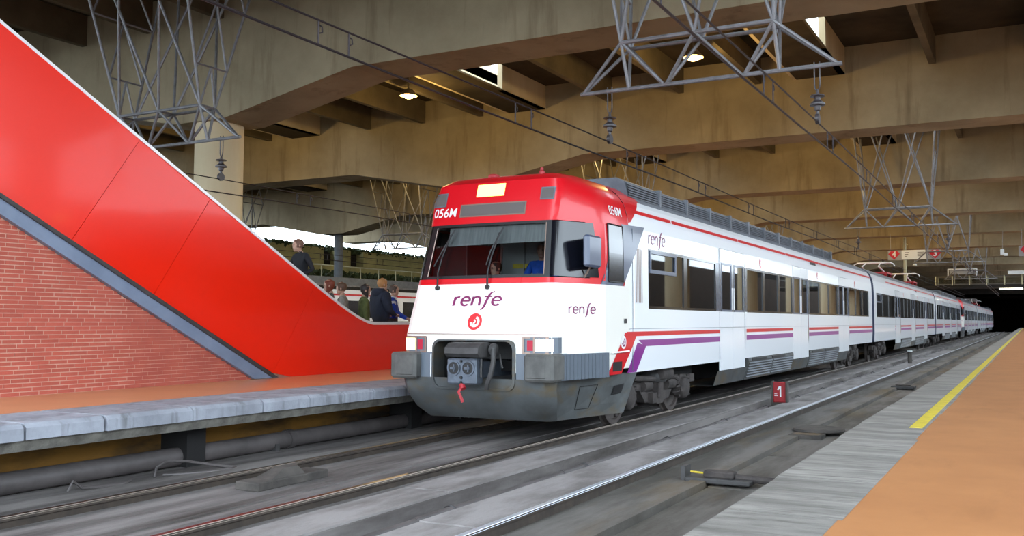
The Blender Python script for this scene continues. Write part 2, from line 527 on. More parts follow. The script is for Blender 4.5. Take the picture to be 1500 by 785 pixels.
# --- escalator: brick wall, steel stringer, red parapet
SL = -.541                                     # slope of the stair (dz/dy)
XW = -11.95
def zs(y): return 3.05 + (-.535) * (y - 7.19)   # underside of the steel stringer
wl = struct('wall_left', MB().prism([(4.4, TOP - .02), (11.56, TOP - .02), (4.4, zs(4.4))], 'x', XW - .3, XW), 'mortar', 'red brick wall filling the triangle under the stairs')
BH, BL = .0575, .258
bricks = []
nr = int((zs(4.5) - TOP) / BH) + 1
for r_ in range(nr):
    z0 = TOP + r_ * BH
    sh = (r_ % 2) * BL / 2 + random.choice((0, .03, .065, .09))
    k = 0
    while True:
        y0 = 4.54 + k * BL - sh
        y1 = y0 + BL - .008
        k += 1
        top = z0 + BH - .008
        if zs(y1) < top:                        # cut the brick at the stringer
            y1 = 7.19 + (3.05 - top) / .535 - .004
            if y1 - y0 > .04: bricks.append((y0, y1, z0, top))
            break
        bricks.append((y0, y1, z0, top))
vis = [b for b in bricks if b[1] > 7.0]
vis.sort(key=lambda b: b[0])
bm_std = None
rest = MB()
for i, (y0, y1, z0, z1) in enumerate(vis + [b for b in bricks if b[1] <= 7.0]):
    px = random.uniform(.003, .007)
    if i < 300:
        if abs((y1 - y0) - (BL - .008)) < 1e-6:
            if bm_std is None:
                m_ = MB().add([(-.02, 0, 0), (-.02, BL - .008, 0), (-.02, BL - .008, BH - .008), (-.02, 0, BH - .008), (0, .003, .003), (0, BL - .011, .003), (0, BL - .011, BH - .011), (0, .003, BH - .011)],
                              [(4, 5, 6, 7), (0, 1, 5, 4), (1, 2, 6, 5), (2, 3, 7, 6), (3, 0, 4, 7), (3, 2, 1, 0)])
                bm_std = mesh(m_, 'brick', name='brick')
            o = bpy.data.objects.new('brick', bm_std)
            COL.objects.link(o)
            o.parent = wl
            o.location = (XW + px, y0, z0)
        else:
            o = obj('brick', MB().box(-.02, 0, 0, y1 - y0, 0, z1 - z0), 'brick', wl, local=True)
            o.location = (XW + px, y0, z0)
    else:
        rest.box(XW - .02, XW + px, y0, y1, z0, z1)
tag(obj('brickwork', rest, 'brick', wl), kind='stuff')

es = thing('escalator', 'red lacquered escalator casing with pale top trim above the brick wall', 'escalator', (-12.5, 14, TOP))
XF = -11.90
def ztop(y):
    """upper edge of the red parapet"""
    if y < 12.6: return 5.521 + (y - 7.1) * -.5425
    if y > 14.7: return 1.60
    p = [(12.6, 2.537), (12.9, 2.375), (13.2, 2.215), (13.5, 2.06), (13.75, 1.935), (14.0, 1.82), (14.2, 1.735), (14.4, 1.665), (14.55, 1.62), (14.7, 1.60)]
    for (a, za), (b, zb) in zip(p[:-1], p[1:]):
        if a <= y <= b: return za + (zb - za) * (y - a) / (b - a)
def zbot(y): return max(TOP, 3.31 + (y - 7.183) * -.5305)
# stringer beam
y_s0, y_s1 = 3.2, 12.06
st = [(y_s0, zbot(y_s0)), (y_s1, TOP + .005), (11.55, TOP + .005), (y_s0, zs(y_s0))]
obj('stringer', MB().prism(st, 'x', -12.2, -11.87), 'blue', es)
obj('stringer_flange', MB().prism([(y_s0, zbot(y_s0)), (y_s1, TOP + .01), (y_s1 - .12, TOP + .01), (y_s0, zbot(y_s0) - .055)], 'x', -12.2, -11.835), 'coupdk', es)
# red panels: seams square to the slope
def seam(y0):  # (top point, bottom point)
    y = y0
    zt = ztop(y0)
    for i in range(200):
        y -= .01
        z = zt + (y - y0) * 1.556
        if z <= zbot(y): break
    return (y0, zt), (y, zbot(y))
cuts = [5.3, 9.213, 10.55, 13.0]
polys = []
edges = [((3.2, ztop(3.2)), (3.2, zbot(3.2)))] + [seam(c) for c in cuts]
for i in range(len(cuts)):
    (ta, ba), (tb, bb) = edges[i], edges[i + 1]
    g = .004
    ys = [ta[0] + g + (tb[0] - ta[0] - 2 * g) * j / 8 for j in range(9)]
    top = [(y, ztop(y)) for y in ys]
    bot = [(ba[0] + g + (bb[0] - ba[0] - 2 * g) * j / 8, zbot(ba[0] + (bb[0] - ba[0]) * j / 8)) for j in range(9)]
    polys.append(top + bot[::-1])
(ta, ba) = edges[-1]
for (a, b) in ((ta[0], 17.2), (17.2, 20.6)):
    ys = [a + .004 + (b - a - .008) * j / 24 for j in range(25)]
    top = [(y, ztop(y)) for y in ys]
    b0 = ba[0] if a == ta[0] else a
    bot = [(b0 + .004 + (b - b0 - .008) * j / 12, zbot(b0 + (b - b0) * j / 12)) for j in range(13)]
    polys.append(top + bot[::-1])
tilt = [.022, .022, .0, -.003, 0.0, 0.0]
for p, tl in zip(polys, tilt):
    # each sheet sits at its own very slight angle to its neighbours
    ym = sum(q[0] for q in p) / len(p)
    n = len(p)
    f = lambda y, z, d: (XF + d + tl * (z - 3.5) * .4, y, z)
    vs = [f(y, z, 0) for y, z in p] + [f(y, z, -.06) for y, z in p]
    m_ = MB().add(vs, [tuple(range(n)), tuple(range(2 * n - 1, n - 1, -1))] + [(i, (i + 1) % n, n + (i + 1) % n, n + i) for i in range(n)])
    obj('parapet_panel', m_, 'red', es)
ys = [3.2 + i * .5 for i in range(19)] + [12.6 + i * .1 for i in range(22)] + [15, 17, 20.6]
rings = [[(XF + .02, y, ztop(y) - .005), (XF + .02, y, ztop(y) + .045), (XF - .10, y, ztop(y) + .055), (XF - .10, y, ztop(y) - .005)] for y in ys]
obj('top_trim', MB().loft(rings, True, True), 'redtrim', es)
obj('handrail', MB().path([(XF - .09, y, ztop(y) + .03) for y in ys], .035, 8), 'black', es, True)
# far parapet, treads
n_ = len(ys)
p2 = [(y, ztop(y)) for y in ys] + [(y, max(TOP, ztop(y) - 1.0)) for y in ys[::-1]]
obj('far_parapet', MB().prism(p2, 'x', -13.86, -13.8), 'red', es)
obj('handrail', MB().path([(-13.78, y, ztop(y) + .02) for y in ys], .035, 8), 'black', es, True)
for k in range(18):
    yk = 14.75 - k * .37
    zk = TOP + k * .20
    obj('tread', MB().box(-13.75, -12.0, yk - .37, yk, zk - .25, zk + .2 - .0), 'tgrey', es)

# --- round columns, transverse beams with haunches, joists, roof deck with skylights
BEAMS = [18.5 + 13.85 * i for i in range(12)]
COLX = [-41.0, -21.4, 6.2]
ZB, ZD, BT = 8.35, 11.3, 1.5
bot = []
for c in COLX:
    bot += [(c - 6, ZB), (c - 1.0, 7.45), (c + 1.0, 7.45)] + ([(c + 5.6, ZB)] if c < 0 else [])
prof = [(-52, ZB)] + bot + [(8.2, 8.0), (8.2, ZD), (-52, ZD)]
beam_me = None
for i, y in enumerate(BEAMS):
    if beam_me is None:
        o = struct('roof_beam', MB().prism(prof, 'y', 0, BT), 'beam')
        beam_me = o.data
    else:
        o = bpy.data.objects.new('roof_beam', beam_me)
        COL.objects.link(o)
        o['kind'] = 'structure'
    o.location = (0, y, 0)
    o['label'] = 'deep concrete roof beam with sloping haunches across the tracks'
col_me = None
for i, y in enumerate(BEAMS[:7]):
    for c in COLX:
        if c == -41.0:
            o = struct('pillar', MB().lathe([(.28, -.7), (.28, 7.44)], (0, 0, 0), 16), 'louvre', smooth=True)
        elif col_me is None:
            o = struct('column', MB().lathe([(.68, -.7), (.68, 7.46)], (0, 0, 0), 40), 'column', smooth=True)
            col_me = o.data
        else:
            o = bpy.data.objects.new('column', col_me)
            COL.objects.link(o)
            o['kind'] = 'structure'
        o['label'] = 'pale round concrete column carrying a roof beam' if c != -41.0 else 'slim dark pillar under a roof beam at the far left'
        o.location = (c, y + BT / 2, 0)
JX = [-2.6 - 2.985 * k for k in range(17)] + [.385, 3.37, 6.355, 8.2]
SKYX = [-2.6 - 2.985 * k for k in (1, 5, 9, 13)]     # left walls of the skylight wells
deck = MB()
ceil_rows = [(-6.0, 18.6)] + [(y + BT - .05, y + 13.9) for y in BEAMS]
xs = sorted(JX)
curb, well_wall = MB(), MB()
for ri, (ya, yb) in enumerate(ceil_rows):
    deck.box(-52, xs[0], ya, yb, ZD, ZD + .4)
    for a, b in zip(xs[:-1], xs[1:]):
        x1, yo = b, ya
        if ri <= 7 and any(abs(b - q) < .01 for q in (SKYX[:1] if ri == 0 else SKYX)):
            x1 = b - 1.7                              # open trough along this joist lets the daylight in
            yw = yb if ri == 0 else ya + 9.0
            deck.box(x1, b, ya, yb, 10.34, 10.37)
            curb.box(b - .06, b + .002, ya, yw, 10.335, 10.385)
            well_wall.box(x1 - .12, x1, ya, yb, 10.34, 12.0)
            if ri: well_wall.box(b - .22, b, yw, yb, 10.34, 11.9)
        if ri <= 7 and any(abs(a - q) < .01 for q in (SKYX[:1] if ri == 0 else SKYX)):
            yo = ya + (12.5 if ri == 0 else 6.9)                             # the skylight itself: open to the sky behind the beam
        deck.box(a, x1, yo, yb, ZD, ZD + .4)
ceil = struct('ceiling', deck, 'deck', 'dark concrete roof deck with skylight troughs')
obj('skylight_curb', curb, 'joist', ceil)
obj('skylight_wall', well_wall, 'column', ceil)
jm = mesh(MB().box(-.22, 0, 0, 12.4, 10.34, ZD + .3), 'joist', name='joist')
for ri, (ya, yb) in enumerate(ceil_rows[:7]):
    for x in xs:
        if any(abs(x - q) < .01 for q in SKYX): continue
        o = bpy.data.objects.new('joist', jm)
        COL.objects.link(o)
        o.parent = ceil
        o.location = (x, ya + (12.2 if ri == 0 else 0), 0)

# --- left retaining wall with ivy, far end wall with tunnel
wlf = struct('wall_far_left', MB().box(-52.5, -50.4, 0, YEND + 60, -.7, 5.6), 'wallL', 'pale olive retaining wall at the far left edge of the station')
y = 30.0
while y < 120:
    for zz in (5.6, 6.25, 6.9):
        if zz > 6 and (56.2 < y + .8 < 57.4 or 58.9 < y + .8 < 60.2): continue
        obj('wall_block', MB().box(-50.9, -50.05, y + .01, y + 1.59, zz + .01, zz + .64), 'wallL', wlf)
    y += 1.6
obj('wall_core', MB().box(-52, -50.8, 0, YEND, 5.6, 7.5), 'dark', wlf)
wf = struct('wall_far', MB().box(-60, -11.5, YEND, YEND + 3, -.7, 12).box(3.5, 40, YEND, YEND + 3, -.7, 12).box(-11.5, 3.5, YEND, YEND + 3, 6.2, 12), 'farwall', 'dark end wall of the station around the tunnel mouth')
struct('tunnel', MB().box(-11.9, -11.5, YEND, YEND + 60, -.7, 6.4).box(3.5, 3.9, YEND, YEND + 60, -.7, 6.4).box(-11.9, 3.9, YEND, YEND + 60, 6.2, 6.6).box(-11.9, 3.9, YEND + 59, YEND + 60, -.7, 6.4), 'farwall', 'dark tunnel beyond the end of the platforms')
struct('unseen_wall_right', MB().box(20, 20.5, 0, YEND, -.7, 7.4), 'unseen_wall', 'unseen dark wall added beyond the right platform to hold back low sky')  # added out of view: blocks low sky from the train windows and red panels

# ================================================================== TRAIN
CARL = 26.45
ZL = [.2, .95, 1.48, 2.25, 3.09, 3.45, 3.70, 3.80, 3.88]
YFL = [.25, .0, .0, .21, .41, .50, .58, .75, 1.15]
WFL = [1.0, 1.25, 1.24, 1.18, 1.11, 1.12, 1.05, .92, .6]
WZL = [(.2, 1.40), (.87, 1.45), (1.25, 1.47), (1.87, 1.47), (2.82, 1.465), (3.12, 1.45), (3.3, 1.42), (3.42, 1.385), (3.5, 1.35), (3.58, 1.295), (3.65, 1.23), (3.8, 1.0), (3.9, .6), (3.95, .0)]
YB = 2.1                             # where the passenger body begins
YT = 1.20                            # where the cab sides reach full width
def interp(x, X, Y):
    if x <= X[0]: return Y[0]
    for i in range(len(X) - 1):
        if x <= X[i + 1]:
            return Y[i] + (Y[i + 1] - Y[i]) * (x - X[i]) / (X[i + 1] - X[i])
    return Y[-1]
def Wz(z): return interp(z, [a for a, b in WZL], [b for a, b in WZL])
def yf(z): return interp(z, ZL, YFL)
def wf(z): return interp(z, ZL, WFL)
def sx(y, z):
    if y >= YT: return Wz(z)
    y0, w_ = yf(z) + .16, wf(z)
    return w_ + (Wz(z) - w_) * (y - y0) / (YT - y0)
def outline(z, ycut=YB, inner=0.0):
    """half outline of the cab at height z from the centre line to the side, x >= 0"""
    w_, y0 = wf(z), yf(z)
    p = [(0, y0 - .03), (.30 * w_, y0 - .028), (.55 * w_, y0 - .018), (.65, y0 - .012), (.80 * w_, y0), (.9 * w_, y0 + .02), (.965 * w_, y0 + .06), (w_, y0 + .16)]
    for k in (.33, .66, 1.0):
        y = y0 + .16 + (YT - y0 - .16) * k
        p.append((sx(y, z), y))
    p.append((Wz(z), ycut))
    if inner:
        p = [(max(0, x - inner), y + inner) for x, y in p]
    return p
def ring(z, ycut=YB, inner=0.0):
    p = outline(z, ycut, inner)
    return [(-x, y, z) for x, y in p[::-1]] + [(x, y, z) for x, y in p[1:]]
def front_y(x, z):
    p = outline(z)
    return interp(abs(x), [q[0] for q in p[:8]], [q[1] for q in p[:8]])
def FP(x, z, off=.004): return (x, front_y(x, z) - off, z)
def SP(y, z, s=1, off=.005): return (s * (sx(y, z) + off), y, z)
def patch(q, s=1, n=6, m=4, off=.005):
    """four (y,z) corners laid onto the body side"""
    mb = MB()
    rings = []
    for j in range(m + 1):
        b = j / m
        row = []
        for i in range(n + 1):
            a = i / n
            y = (q[0][0] * (1 - a) + q[1][0] * a) * (1 - b) + (q[3][0] * (1 - a) + q[2][0] * a) * b
            z = (q[0][1] * (1 - a) + q[1][1] * a) * (1 - b) + (q[3][1] * (1 - a) + q[2][1] * a) * b
            row.append(SP(y, z, s, off))
        rings.append(row)
    return mb.loft(rings)
def fpatch(x0, x1, z0, z1, off=.004, n=8, m=3):
    rings = []
    for j in range(m + 1):
        z = z0 + (z1 - z0) * j / m
        rings.append([FP(x0 + (x1 - x0) * i / n, z, off) for i in range(n + 1)])
    return MB().loft(rings)

DOORS = [(6.66, 8.42), (12.88, 14.72), (19.2, 21.02)]
WINS = [(2.86, 6.40), (8.56, 12.80), (14.82, 19.10), (21.14, 25.3)]
ZW0, ZW1 = 1.87, 2.82
ROWZ = [.87, 1.25, ZW0, ZW1, 3.12, 3.3, 3.42, 3.5, 3.58]

def shell(y0, y1, wins, doors, white):
    ys = sorted(set([y0, y1] + [q for w_ in wins for q in w_ if y0 < q < y1] + [q for d in doors for q in d]))
    out = []
    for s in (-1, 1):
        mb = MB()
        out.append(mb)
        for a, b in zip(ys[:-1], ys[1:]):
            m_ = (a + b) / 2
            iw = any(p < m_ < q for p, q in wins)
            idr = any(p < m_ < q for p, q in doors)
            for z0, z1 in zip(ROWZ[:-1], ROWZ[1:]):
                if iw and z0 >= ZW0 - .01 and z1 <= ZW1 + .01: continue
                if idr and z1 <= 3.12 + .01: continue
                mb.quad((s * Wz(z0), a, z0), (s * Wz(z0), b, z0), (s * Wz(z1), b, z1), (s * Wz(z1), a, z1))
    return out
def add_door(car, s, y0, y1, wh='white'):
    d = obj('door', MB().box(0, .02, 0, 0.01, 0, .01), wh, car, local=True)
    bpy.data.objects.remove(d)
    xo = 1.462
    yc = (y0 + y1) / 2
    for a, b in ((y0 + .012, yc - .008), (yc + .008, y1 - .012)):
        mb = MB()
        g0, g1 = a + .10, b - .08
        xa, xb = s * (xo - .03), s * xo
        for (p, q, r_, t_) in ((a, b, .69, 1.86), (a, b, 2.84, 3.11), (a, a + .012, 1.86, 2.84), (b - .012, b, 1.86, 2.84)):
            mb.box(min(xa, xb), max(xa, xb), p, q, r_, t_)
        dr = obj('door_leaf', mb, wh, car, local=True)
        for p, q in ((a + .012, g0), (g1, b - .012)):
            obj('door_stile', MB().box(min(xa, xb), max(xa, xb), p, q, 1.86, 2.84), 'pillar', dr, local=True)
        xc = s * (xo - .012)
        obj('door_glass', MB().box(xc - .004, xc + .004, g0, g1, 1.86, 2.84), 'glass', dr, local=True)
        xf = s * (xo - .002)
        fr = MB()
        for (p, q, r_, t_) in ((g0, g1, 1.86, 1.9), (g0, g1, 2.8, 2.84), (g0, g0 + .03, 1.86, 2.84), (g1 - .03, g1, 1.86, 2.84)):
            fr.box(xf - .006, xf + .006, p, q, r_, t_)
        obj('glass_frame', fr, 'tbluegrey', dr, local=True)
        hy = (b - .06) if b < yc + .1 else (a + .05)
        obj('handle', MB().box(s * xo - .012, s * xo + .012, hy, hy + .025, 1.9, 2.35), 'redtrim', dr, local=True)
def add_window(car, s, y0, y1, n=2, hopper=True):
    xo = 1.467
    fr = obj('window_frame', MB(), 'blackgl', car, local=True)
    mb = MB()
    xa = s * (xo - .012)
    e = .035
    L = [(y0, y1, ZW0 - .01, ZW0 + e), (y0, y1, ZW1 - e, ZW1 + .01), (y0, y0 + e, ZW0, ZW1), (y1 - e, y1, ZW0, ZW1)]
    st = (y1 - y0) / n
    for k in range(1, n): L.append((y0 + k * st - .09, y0 + k * st + .09, ZW0, ZW1))
    for (p, q, r_, t_) in L: mb.box(xa - .016, xa + .016, p, q, r_, t_)
    fr.data = mesh(mb, 'blackgl', name='window_frame')
    for k in range(n):
        a, b = y0 + k * st + .03, y0 + (k + 1) * st - .03
        xc = s * (xo - .016)
        obj('pane', MB().box(xc - .004, xc + .004, a, b, ZW0 + .02, ZW1 - .02), 'glass', fr, local=True)
    if hopper:
        a, b = y0 + .05, y0 + st - .5
        h = MB()
        xh = s * (xo + .006)
        for (p, q, r_, t_) in ((a, b, 2.44, 2.5), (a, b, 2.76, 2.81), (a, a + .05, 2.44, 2.81), (b - .05, b, 2.44, 2.81)):
            h.box(xh - .01, xh + .01, p, q, r_, t_)
        obj('hopper_frame', h, 'tbluegrey', fr, local=True)

def bogie(car, yc):
    b = obj('bogie', MB(), 'bogie', car, local=True)
    mb = MB()
    for s in (-1, 1):
        x0, x1 = sorted((s * .98, s * 1.14))
        mb.prism([(yc - 1.95, .52), (yc - 1.95, .66), (yc - .75, .70), (yc - .5, .46), (yc + .5, .46), (yc + .75, .70), (yc + 1.95, .66), (yc + 1.95, .52), (yc + .8, .52), (yc + .55, .30), (yc - .55, .30), (yc - .8, .52)], 'x', x0, x1)
        mb.box(x0, x1 + (.06 if s > 0 else 0), yc - .16, yc + .16, .25, .8)
    mb.box(-1.0, 1.0, yc - .3, yc + .3, .35, .6)
    b.data = mesh(mb, 'bogie', name='bogie')
    for dy in (-1.3, 1.3):
        y = yc + dy
        ws = MB()
        for s in (-1, 1):
            x = s * .835
            sg = s
            ws.lathe([(.10, 0), (.40, .0), (.46, .012), (.47, .03), (.435, .045), (.43, .12), (.36, .125), (.34, .09), (.16, .07), (.15, .17), (.05, .18)], (x - .05 * sg, y, .435), 28, 'x') if s > 0 else \
                ws.lathe([(.10, 0), (.40, .0), (.46, -.012), (.47, -.03), (.435, -.045), (.43, -.12), (.36, -.125), (.34, -.09), (.16, -.07), (.15, -.17), (.05, -.18)], (x - .05 * sg, y, .435), 28, 'x')
        ws.tube((-.9, y, .435), (.9, y, .435), .08, 12)
        obj('wheelset', ws, 'wheel', b, True, True)
        for s in (-1, 1):
            ax = MB()
            ax.lathe([(.04, .0), (.17, .01), (.2, .04), (.2, .2), (.17, .24), (.09, .26), (.05, .27)] if s > 0 else [(.04, .0), (.17, -.01), (.2, -.04), (.2, -.2), (.17, -.24), (.09, -.26), (.05, -.27)], (s * .98, y, .44), 18, 'x')
            x0, x1 = sorted((s * 1.0, s * 1.2))
            ax.box(x0, x1, y - .24, y + .24, .38, .46)
            obj('axle_box', ax, 'bogie', b, True, True)
            for dd in (-.27, .27):
                sp = MB()
                pts = [(s * 1.1 + .075 * math.cos(t * .9), y + dd + .075 * math.sin(t * .9), .30 + .013 * t) for t in range(0, 30)]
                sp.path(pts, .02, 5)
                obj('coil_spring', sp, 'bogie', b, True, True)
    for s in (-1, 1):
        obj('damper', MB().tube((s * 1.2, yc - .1, .36), (s * 1.24, yc - .05, .86), .05, 10).tube((s * 1.2, yc + .25, .75), (s * 1.2, yc + .9, .62), .04, 8), 'bogie', b, True, True)
        obj('brake_cylinder', MB().tube((s * 1.14, yc - .72, .58), (s * 1.14, yc - .38, .58), .09, 12), 'bogie', b, True, True)
        obj('junction_box', MB().box(min(s * 1.05, s * 1.22), max(s * 1.05, s * 1.22), yc - .4, yc - .2, .28, .45), 'bogie', b, local=True)
        obj('reservoir', MB().lathe([(.03, -.28), (.11, -.25), (.13, -.2), (.13, .2), (.11, .25), (.03, .28)], (s * 1.22, yc + .1, .76), 14, 'y'), 'bogie', b, True, True)
        obj('link_arm', MB().tube((s * 1.2, yc - 1.75, .62), (s * 1.22, yc - 1.95, .2), .03, 8).tube((s * 1.24, yc - 1.3, .75), (s * 1.2, yc - .3, .68), .05, 8), 'bogie', b, True, True)
        obj('air_spring', MB().lathe([(.12, .60), (.24, .62), (.27, .68), (.27, .74), (.24, .80), (.15, .84)], (s * 1.05, yc, 0), 16), 'coupdk', b, True, True)
        obj('brake_cylinder', MB().tube((s * 1.14, yc + .35, .56), (s * 1.14, yc + .72, .56), .1, 12), 'bogie', b, True, True)
    return b

def stripes(car, s, segs):
    for a, b in segs:
        obj('red_stripe', patch([(a, 1.43), (b, 1.43), (b, 1.50), (a, 1.50)], s, 1, 1), 'tred', car, local=True)
        obj('purple_stripe', patch([(a, 1.265), (b, 1.265), (b, 1.37), (a, 1.37)], s, 1, 1), 'purple', car, local=True)
def skirt_louvres(car, s, y0, y1, blocks):
    x = s * 1.40
    mb = MB()
    mb.add([(s * 1.45, y0, .68), (s * 1.45, y1, .68), (s * 1.36, y1, .40), (s * 1.36, y0, .40)], [(0, 1, 2, 3)])
    mb.add([(s * 1.36, y0, .40), (s * 1.36, y1, .40), (s * .6, y1, .38), (s * .6, y0, .38)], [(0, 1, 2, 3)])
    obj('skirt', mb, 'skirt', car, local=True)
    for a, b in blocks:
        g = MB()
        p = [(.40, 1.375), (.80, 1.48), (.86, 1.47), (.86, 1.40), (.40, 1.30)]
        vs = [(s * x_, a + .04 * (z_ - .4) * 2, z_) for z_, x_ in p] + [(s * x_, b - .02, z_) for z_, x_ in p]
        n = len(p)
        g.add(vs, [tuple(range(n)), tuple(range(n, 2 * n))] + [(i, (i + 1) % n, n + (i + 1) % n, n + i) for i in range(n)])
        lo = obj('louvre_box', g, 'skirt', car, local=True)
        for k in range(6):
            z = .44 + k * .06
            xx = 1.375 + (z - .4) * .2625
            m_ = (a + b) / 2
            sl = MB()
            for q0, q1 in ((a + .08, m_ - .05), (m_ + .05, b - .08)):
                sl.add([(s * (xx + .004), q0, z), (s * (xx + .004), q1, z), (s * (xx + .03), q1, z + .012), (s * (xx + .03), q0, z + .012), (s * (xx + .014), q0, z + .04), (s * (xx + .014), q1, z + .04)],
                       [(0, 1, 2, 3), (3, 2, 5, 4)])
            obj('slat', sl, 'tgrey', lo, local=True)
        for q0, q1 in ((a + .3, a + (b - a) * .36), (a + (b - a) * .48, a + (b - a) * .78)):
            obj('vent_hole', MB().box(min(s * 1.40, s * 1.485), max(s * 1.40, s * 1.485), q0, q1, .795, .85), 'black', lo, local=True)

def make_car(name, label, cab):
    car = thing(name, label, 'train car', (0, 0, 0), 'cars of the red and white commuter train')
    y0 = YB if cab else .25
    wins = list(WINS) if cab else [(.9, 6.40)] + WINS[1:]
    y1 = CARL - .28
    for b_ in shell(y0, y1, wins, DOORS, True): obj('body_side', b_, 'white', car, True, True)
    # roof
    rz = [3.58, 3.65, 3.8, 3.9, 3.95]
    half = [(Wz(z), z) for z in rz[:-1]] + [(.3, 3.945), (0, 3.95)]
    prof = [(-x, z) for x, z in half[:-1]] + [(0, 3.95)] + [(x, z) for x, z in half[:-1][::-1]]
    obj('roof', MB().loft([[(x, y, z) for x, z in prof] for y in (y0, y1)]), 'roof', car, True, True)
    # ends and floor
    sec = [(-Wz(z), z) for z in ROWZ] + [(x, z) for x, z in prof[1:-1]] + [(Wz(z), z) for z in ROWZ[::-1]]
    for ye in ((y1,) if cab else (y0, y1)):
        obj('end_wall', MB().add([(x, ye, z) for x, z in sec], [tuple(range(len(sec)))]), 'tbluegrey', car, local=True)
    f = MB().box(-1.40, 1.40, y0 + .05, y1 - .05, .9, 1.1)
    f.box(-.7, .7, y0 + 5.5, y1 - 5.8, .45, .9)
    f.box(-.95, .95, 2.5, 6.4, .62, .9).box(-.95, .95, CARL - 6.2, CARL - .8, .62, .9)
    obj('underframe', f, 'dark', car, local=True)
    obj('gangway', MB().box(-.75, .75, y1, CARL, 1.1, 3.3), 'black', car, local=True)
    if not cab: obj('gangway', MB().box(-.75, .75, 0.0, y0, 1.1, 3.3), 'black', car, local=True)
    # interior: ceiling, partitions, seats
    obj('saloon_ceiling', MB().box(-1.3, 1.3, y0 + .1, y1 - .1, 3.05, 3.1), 'inter', car, local=True)
    for y in ([2.7] if cab else []) + [6.5, 8.5, 12.8, 14.8, 19.1, 21.1, y1 - .2]:
        for xa, xb in ((-1.38, -.45), (.45, 1.38)):
            obj('partition', MB().box(xa, xb, y - .02, y + .02, 1.1, 3.0), 'intery', car, local=True)
    st = MB()
    for a, b in wins:
        k = a + .5
        while k < b - .3:
            for x in (-1.05, .6):
                st.box(x, x + .45, k, k + .45, 1.5, 1.6).box(x, x + .45, k + .38, k + .48, 1.5, 2.25)
            k += .85
    tag(obj('seats', st, 'seat', car, local=True), kind='stuff')
    for s in (-1, 1):
        for i, (a, b) in enumerate(wins): add_window(car, s, a, b, 2 if b - a < 4 else 3, i in (0,))
        for a, b in DOORS:
            add_door(car, s, a, b)
            for wa, wb in wins:
                for p_, q_ in ((wb, a), (b, wa)):
                    if 0 < q_ - p_ < .5:
                        obj('window_pillar', patch([(p_, ZW0), (q_, ZW0), (q_, ZW1), (p_, ZW1)], s, 1, 1), 'pillar', car, local=True)
        stripes(car, s, [(8.5, 12.82), (14.74, 19.1), (21.06, y1)] + ([] if cab else [(.3, 6.6)]))
        ss = [y0 + .15, 4.1, 8.15, 12.4, 16.5, 20.6, y1]
        for a, b in zip(ss[:-1], ss[1:]):
            obj('roof_stripe', patch([(a + .03, 3.36), (b - .03, 3.36), (b - .03, 3.42), (a + .03, 3.42)], s, 1, 2), 'tred', car, local=True)
        skirt_louvres(car, s, 6.5, 20.9, [(8.6, 12.85), (14.8, 19.15)])
        # small grab marks and seams on the side
        sm = MB()
        for y in (2.2, 6.6) if cab else (6.6,):
            sm.box(min(s * 1.465, s * 1.474), max(s * 1.465, s * 1.474), y, y + .008, .9, 3.1)
        sm.box(min(s * 1.465, s * 1.473), max(s * 1.465, s * 1.473), y0, y1, 1.54, 1.546)
        obj('panel_seam', sm, 'tgrey', car, local=True)
        obj('side_vent', MB().add([SP(15.2, 3.28, s), SP(16.0, 3.28, s), SP(16.0, 3.36, s), SP(15.2, 3.36, s)], [(0, 1, 2, 3)]), 'black', car, local=True)
        for k, (q0, q1) in enumerate(DOORS):
            d, h = emblem(lambda u, v, o_: SP((q0 + q1) / 2 + 2.2 + u * s, 2.99 + v, s, .006 + o_), .1)
            o = obj('emblem', d, 'tred', car, local=True)
            obj('emblem_mark', h, 'white', o, local=True)
    # roof box with louvres
    if cab:
        rb = MB()
        ya, yb_ = 2.65, 19.5
        rb.loft([[(-1.2, y, 3.62), (-1.14, y, 3.93), (-1.0, y, 4.0), (1.0, y, 4.0), (1.14, y, 3.93), (1.2, y, 3.62)] for y in (ya, yb_)], True, True)
        box = obj('roof_louvre_box', rb, 'louvre', car, local=True)
        n = 12
        for k in range(n):
            a = ya + .05 + (yb_ - ya) * k / n
            b = ya - .05 + (yb_ - ya) * (k + 1) / n
            for s in (-1, 1):
                g = MB()
                for j in range(6):
                    z = 3.67 + j * .042
                    x = 1.2 - (z - 3.62) * .167
                    g.add([(s * (x + .002), a, z), (s * (x + .002), b, z), (s * (x + .028), b, z - .004), (s * (x + .028), a, z - .004), (s * (x + .004), b, z + .03), (s * (x + .004), a, z + .03)],
                          [(0, 1, 2, 3), (3, 2, 4, 5)])
                obj('louvre_grille', g, 'roof', box, local=True)
                obj('grille_post', MB().box(min(s * 1.12, s * 1.225), max(s * 1.12, s * 1.225), b + .01, b + .09, 3.62, 3.95), 'roof', box, local=True)
    else:
        for y in (10.0, 21.5): pantograph(car, y)
    bogie(car, 4.05 if cab else 3.6)
    bogie(car, CARL - 3.6)
    return car

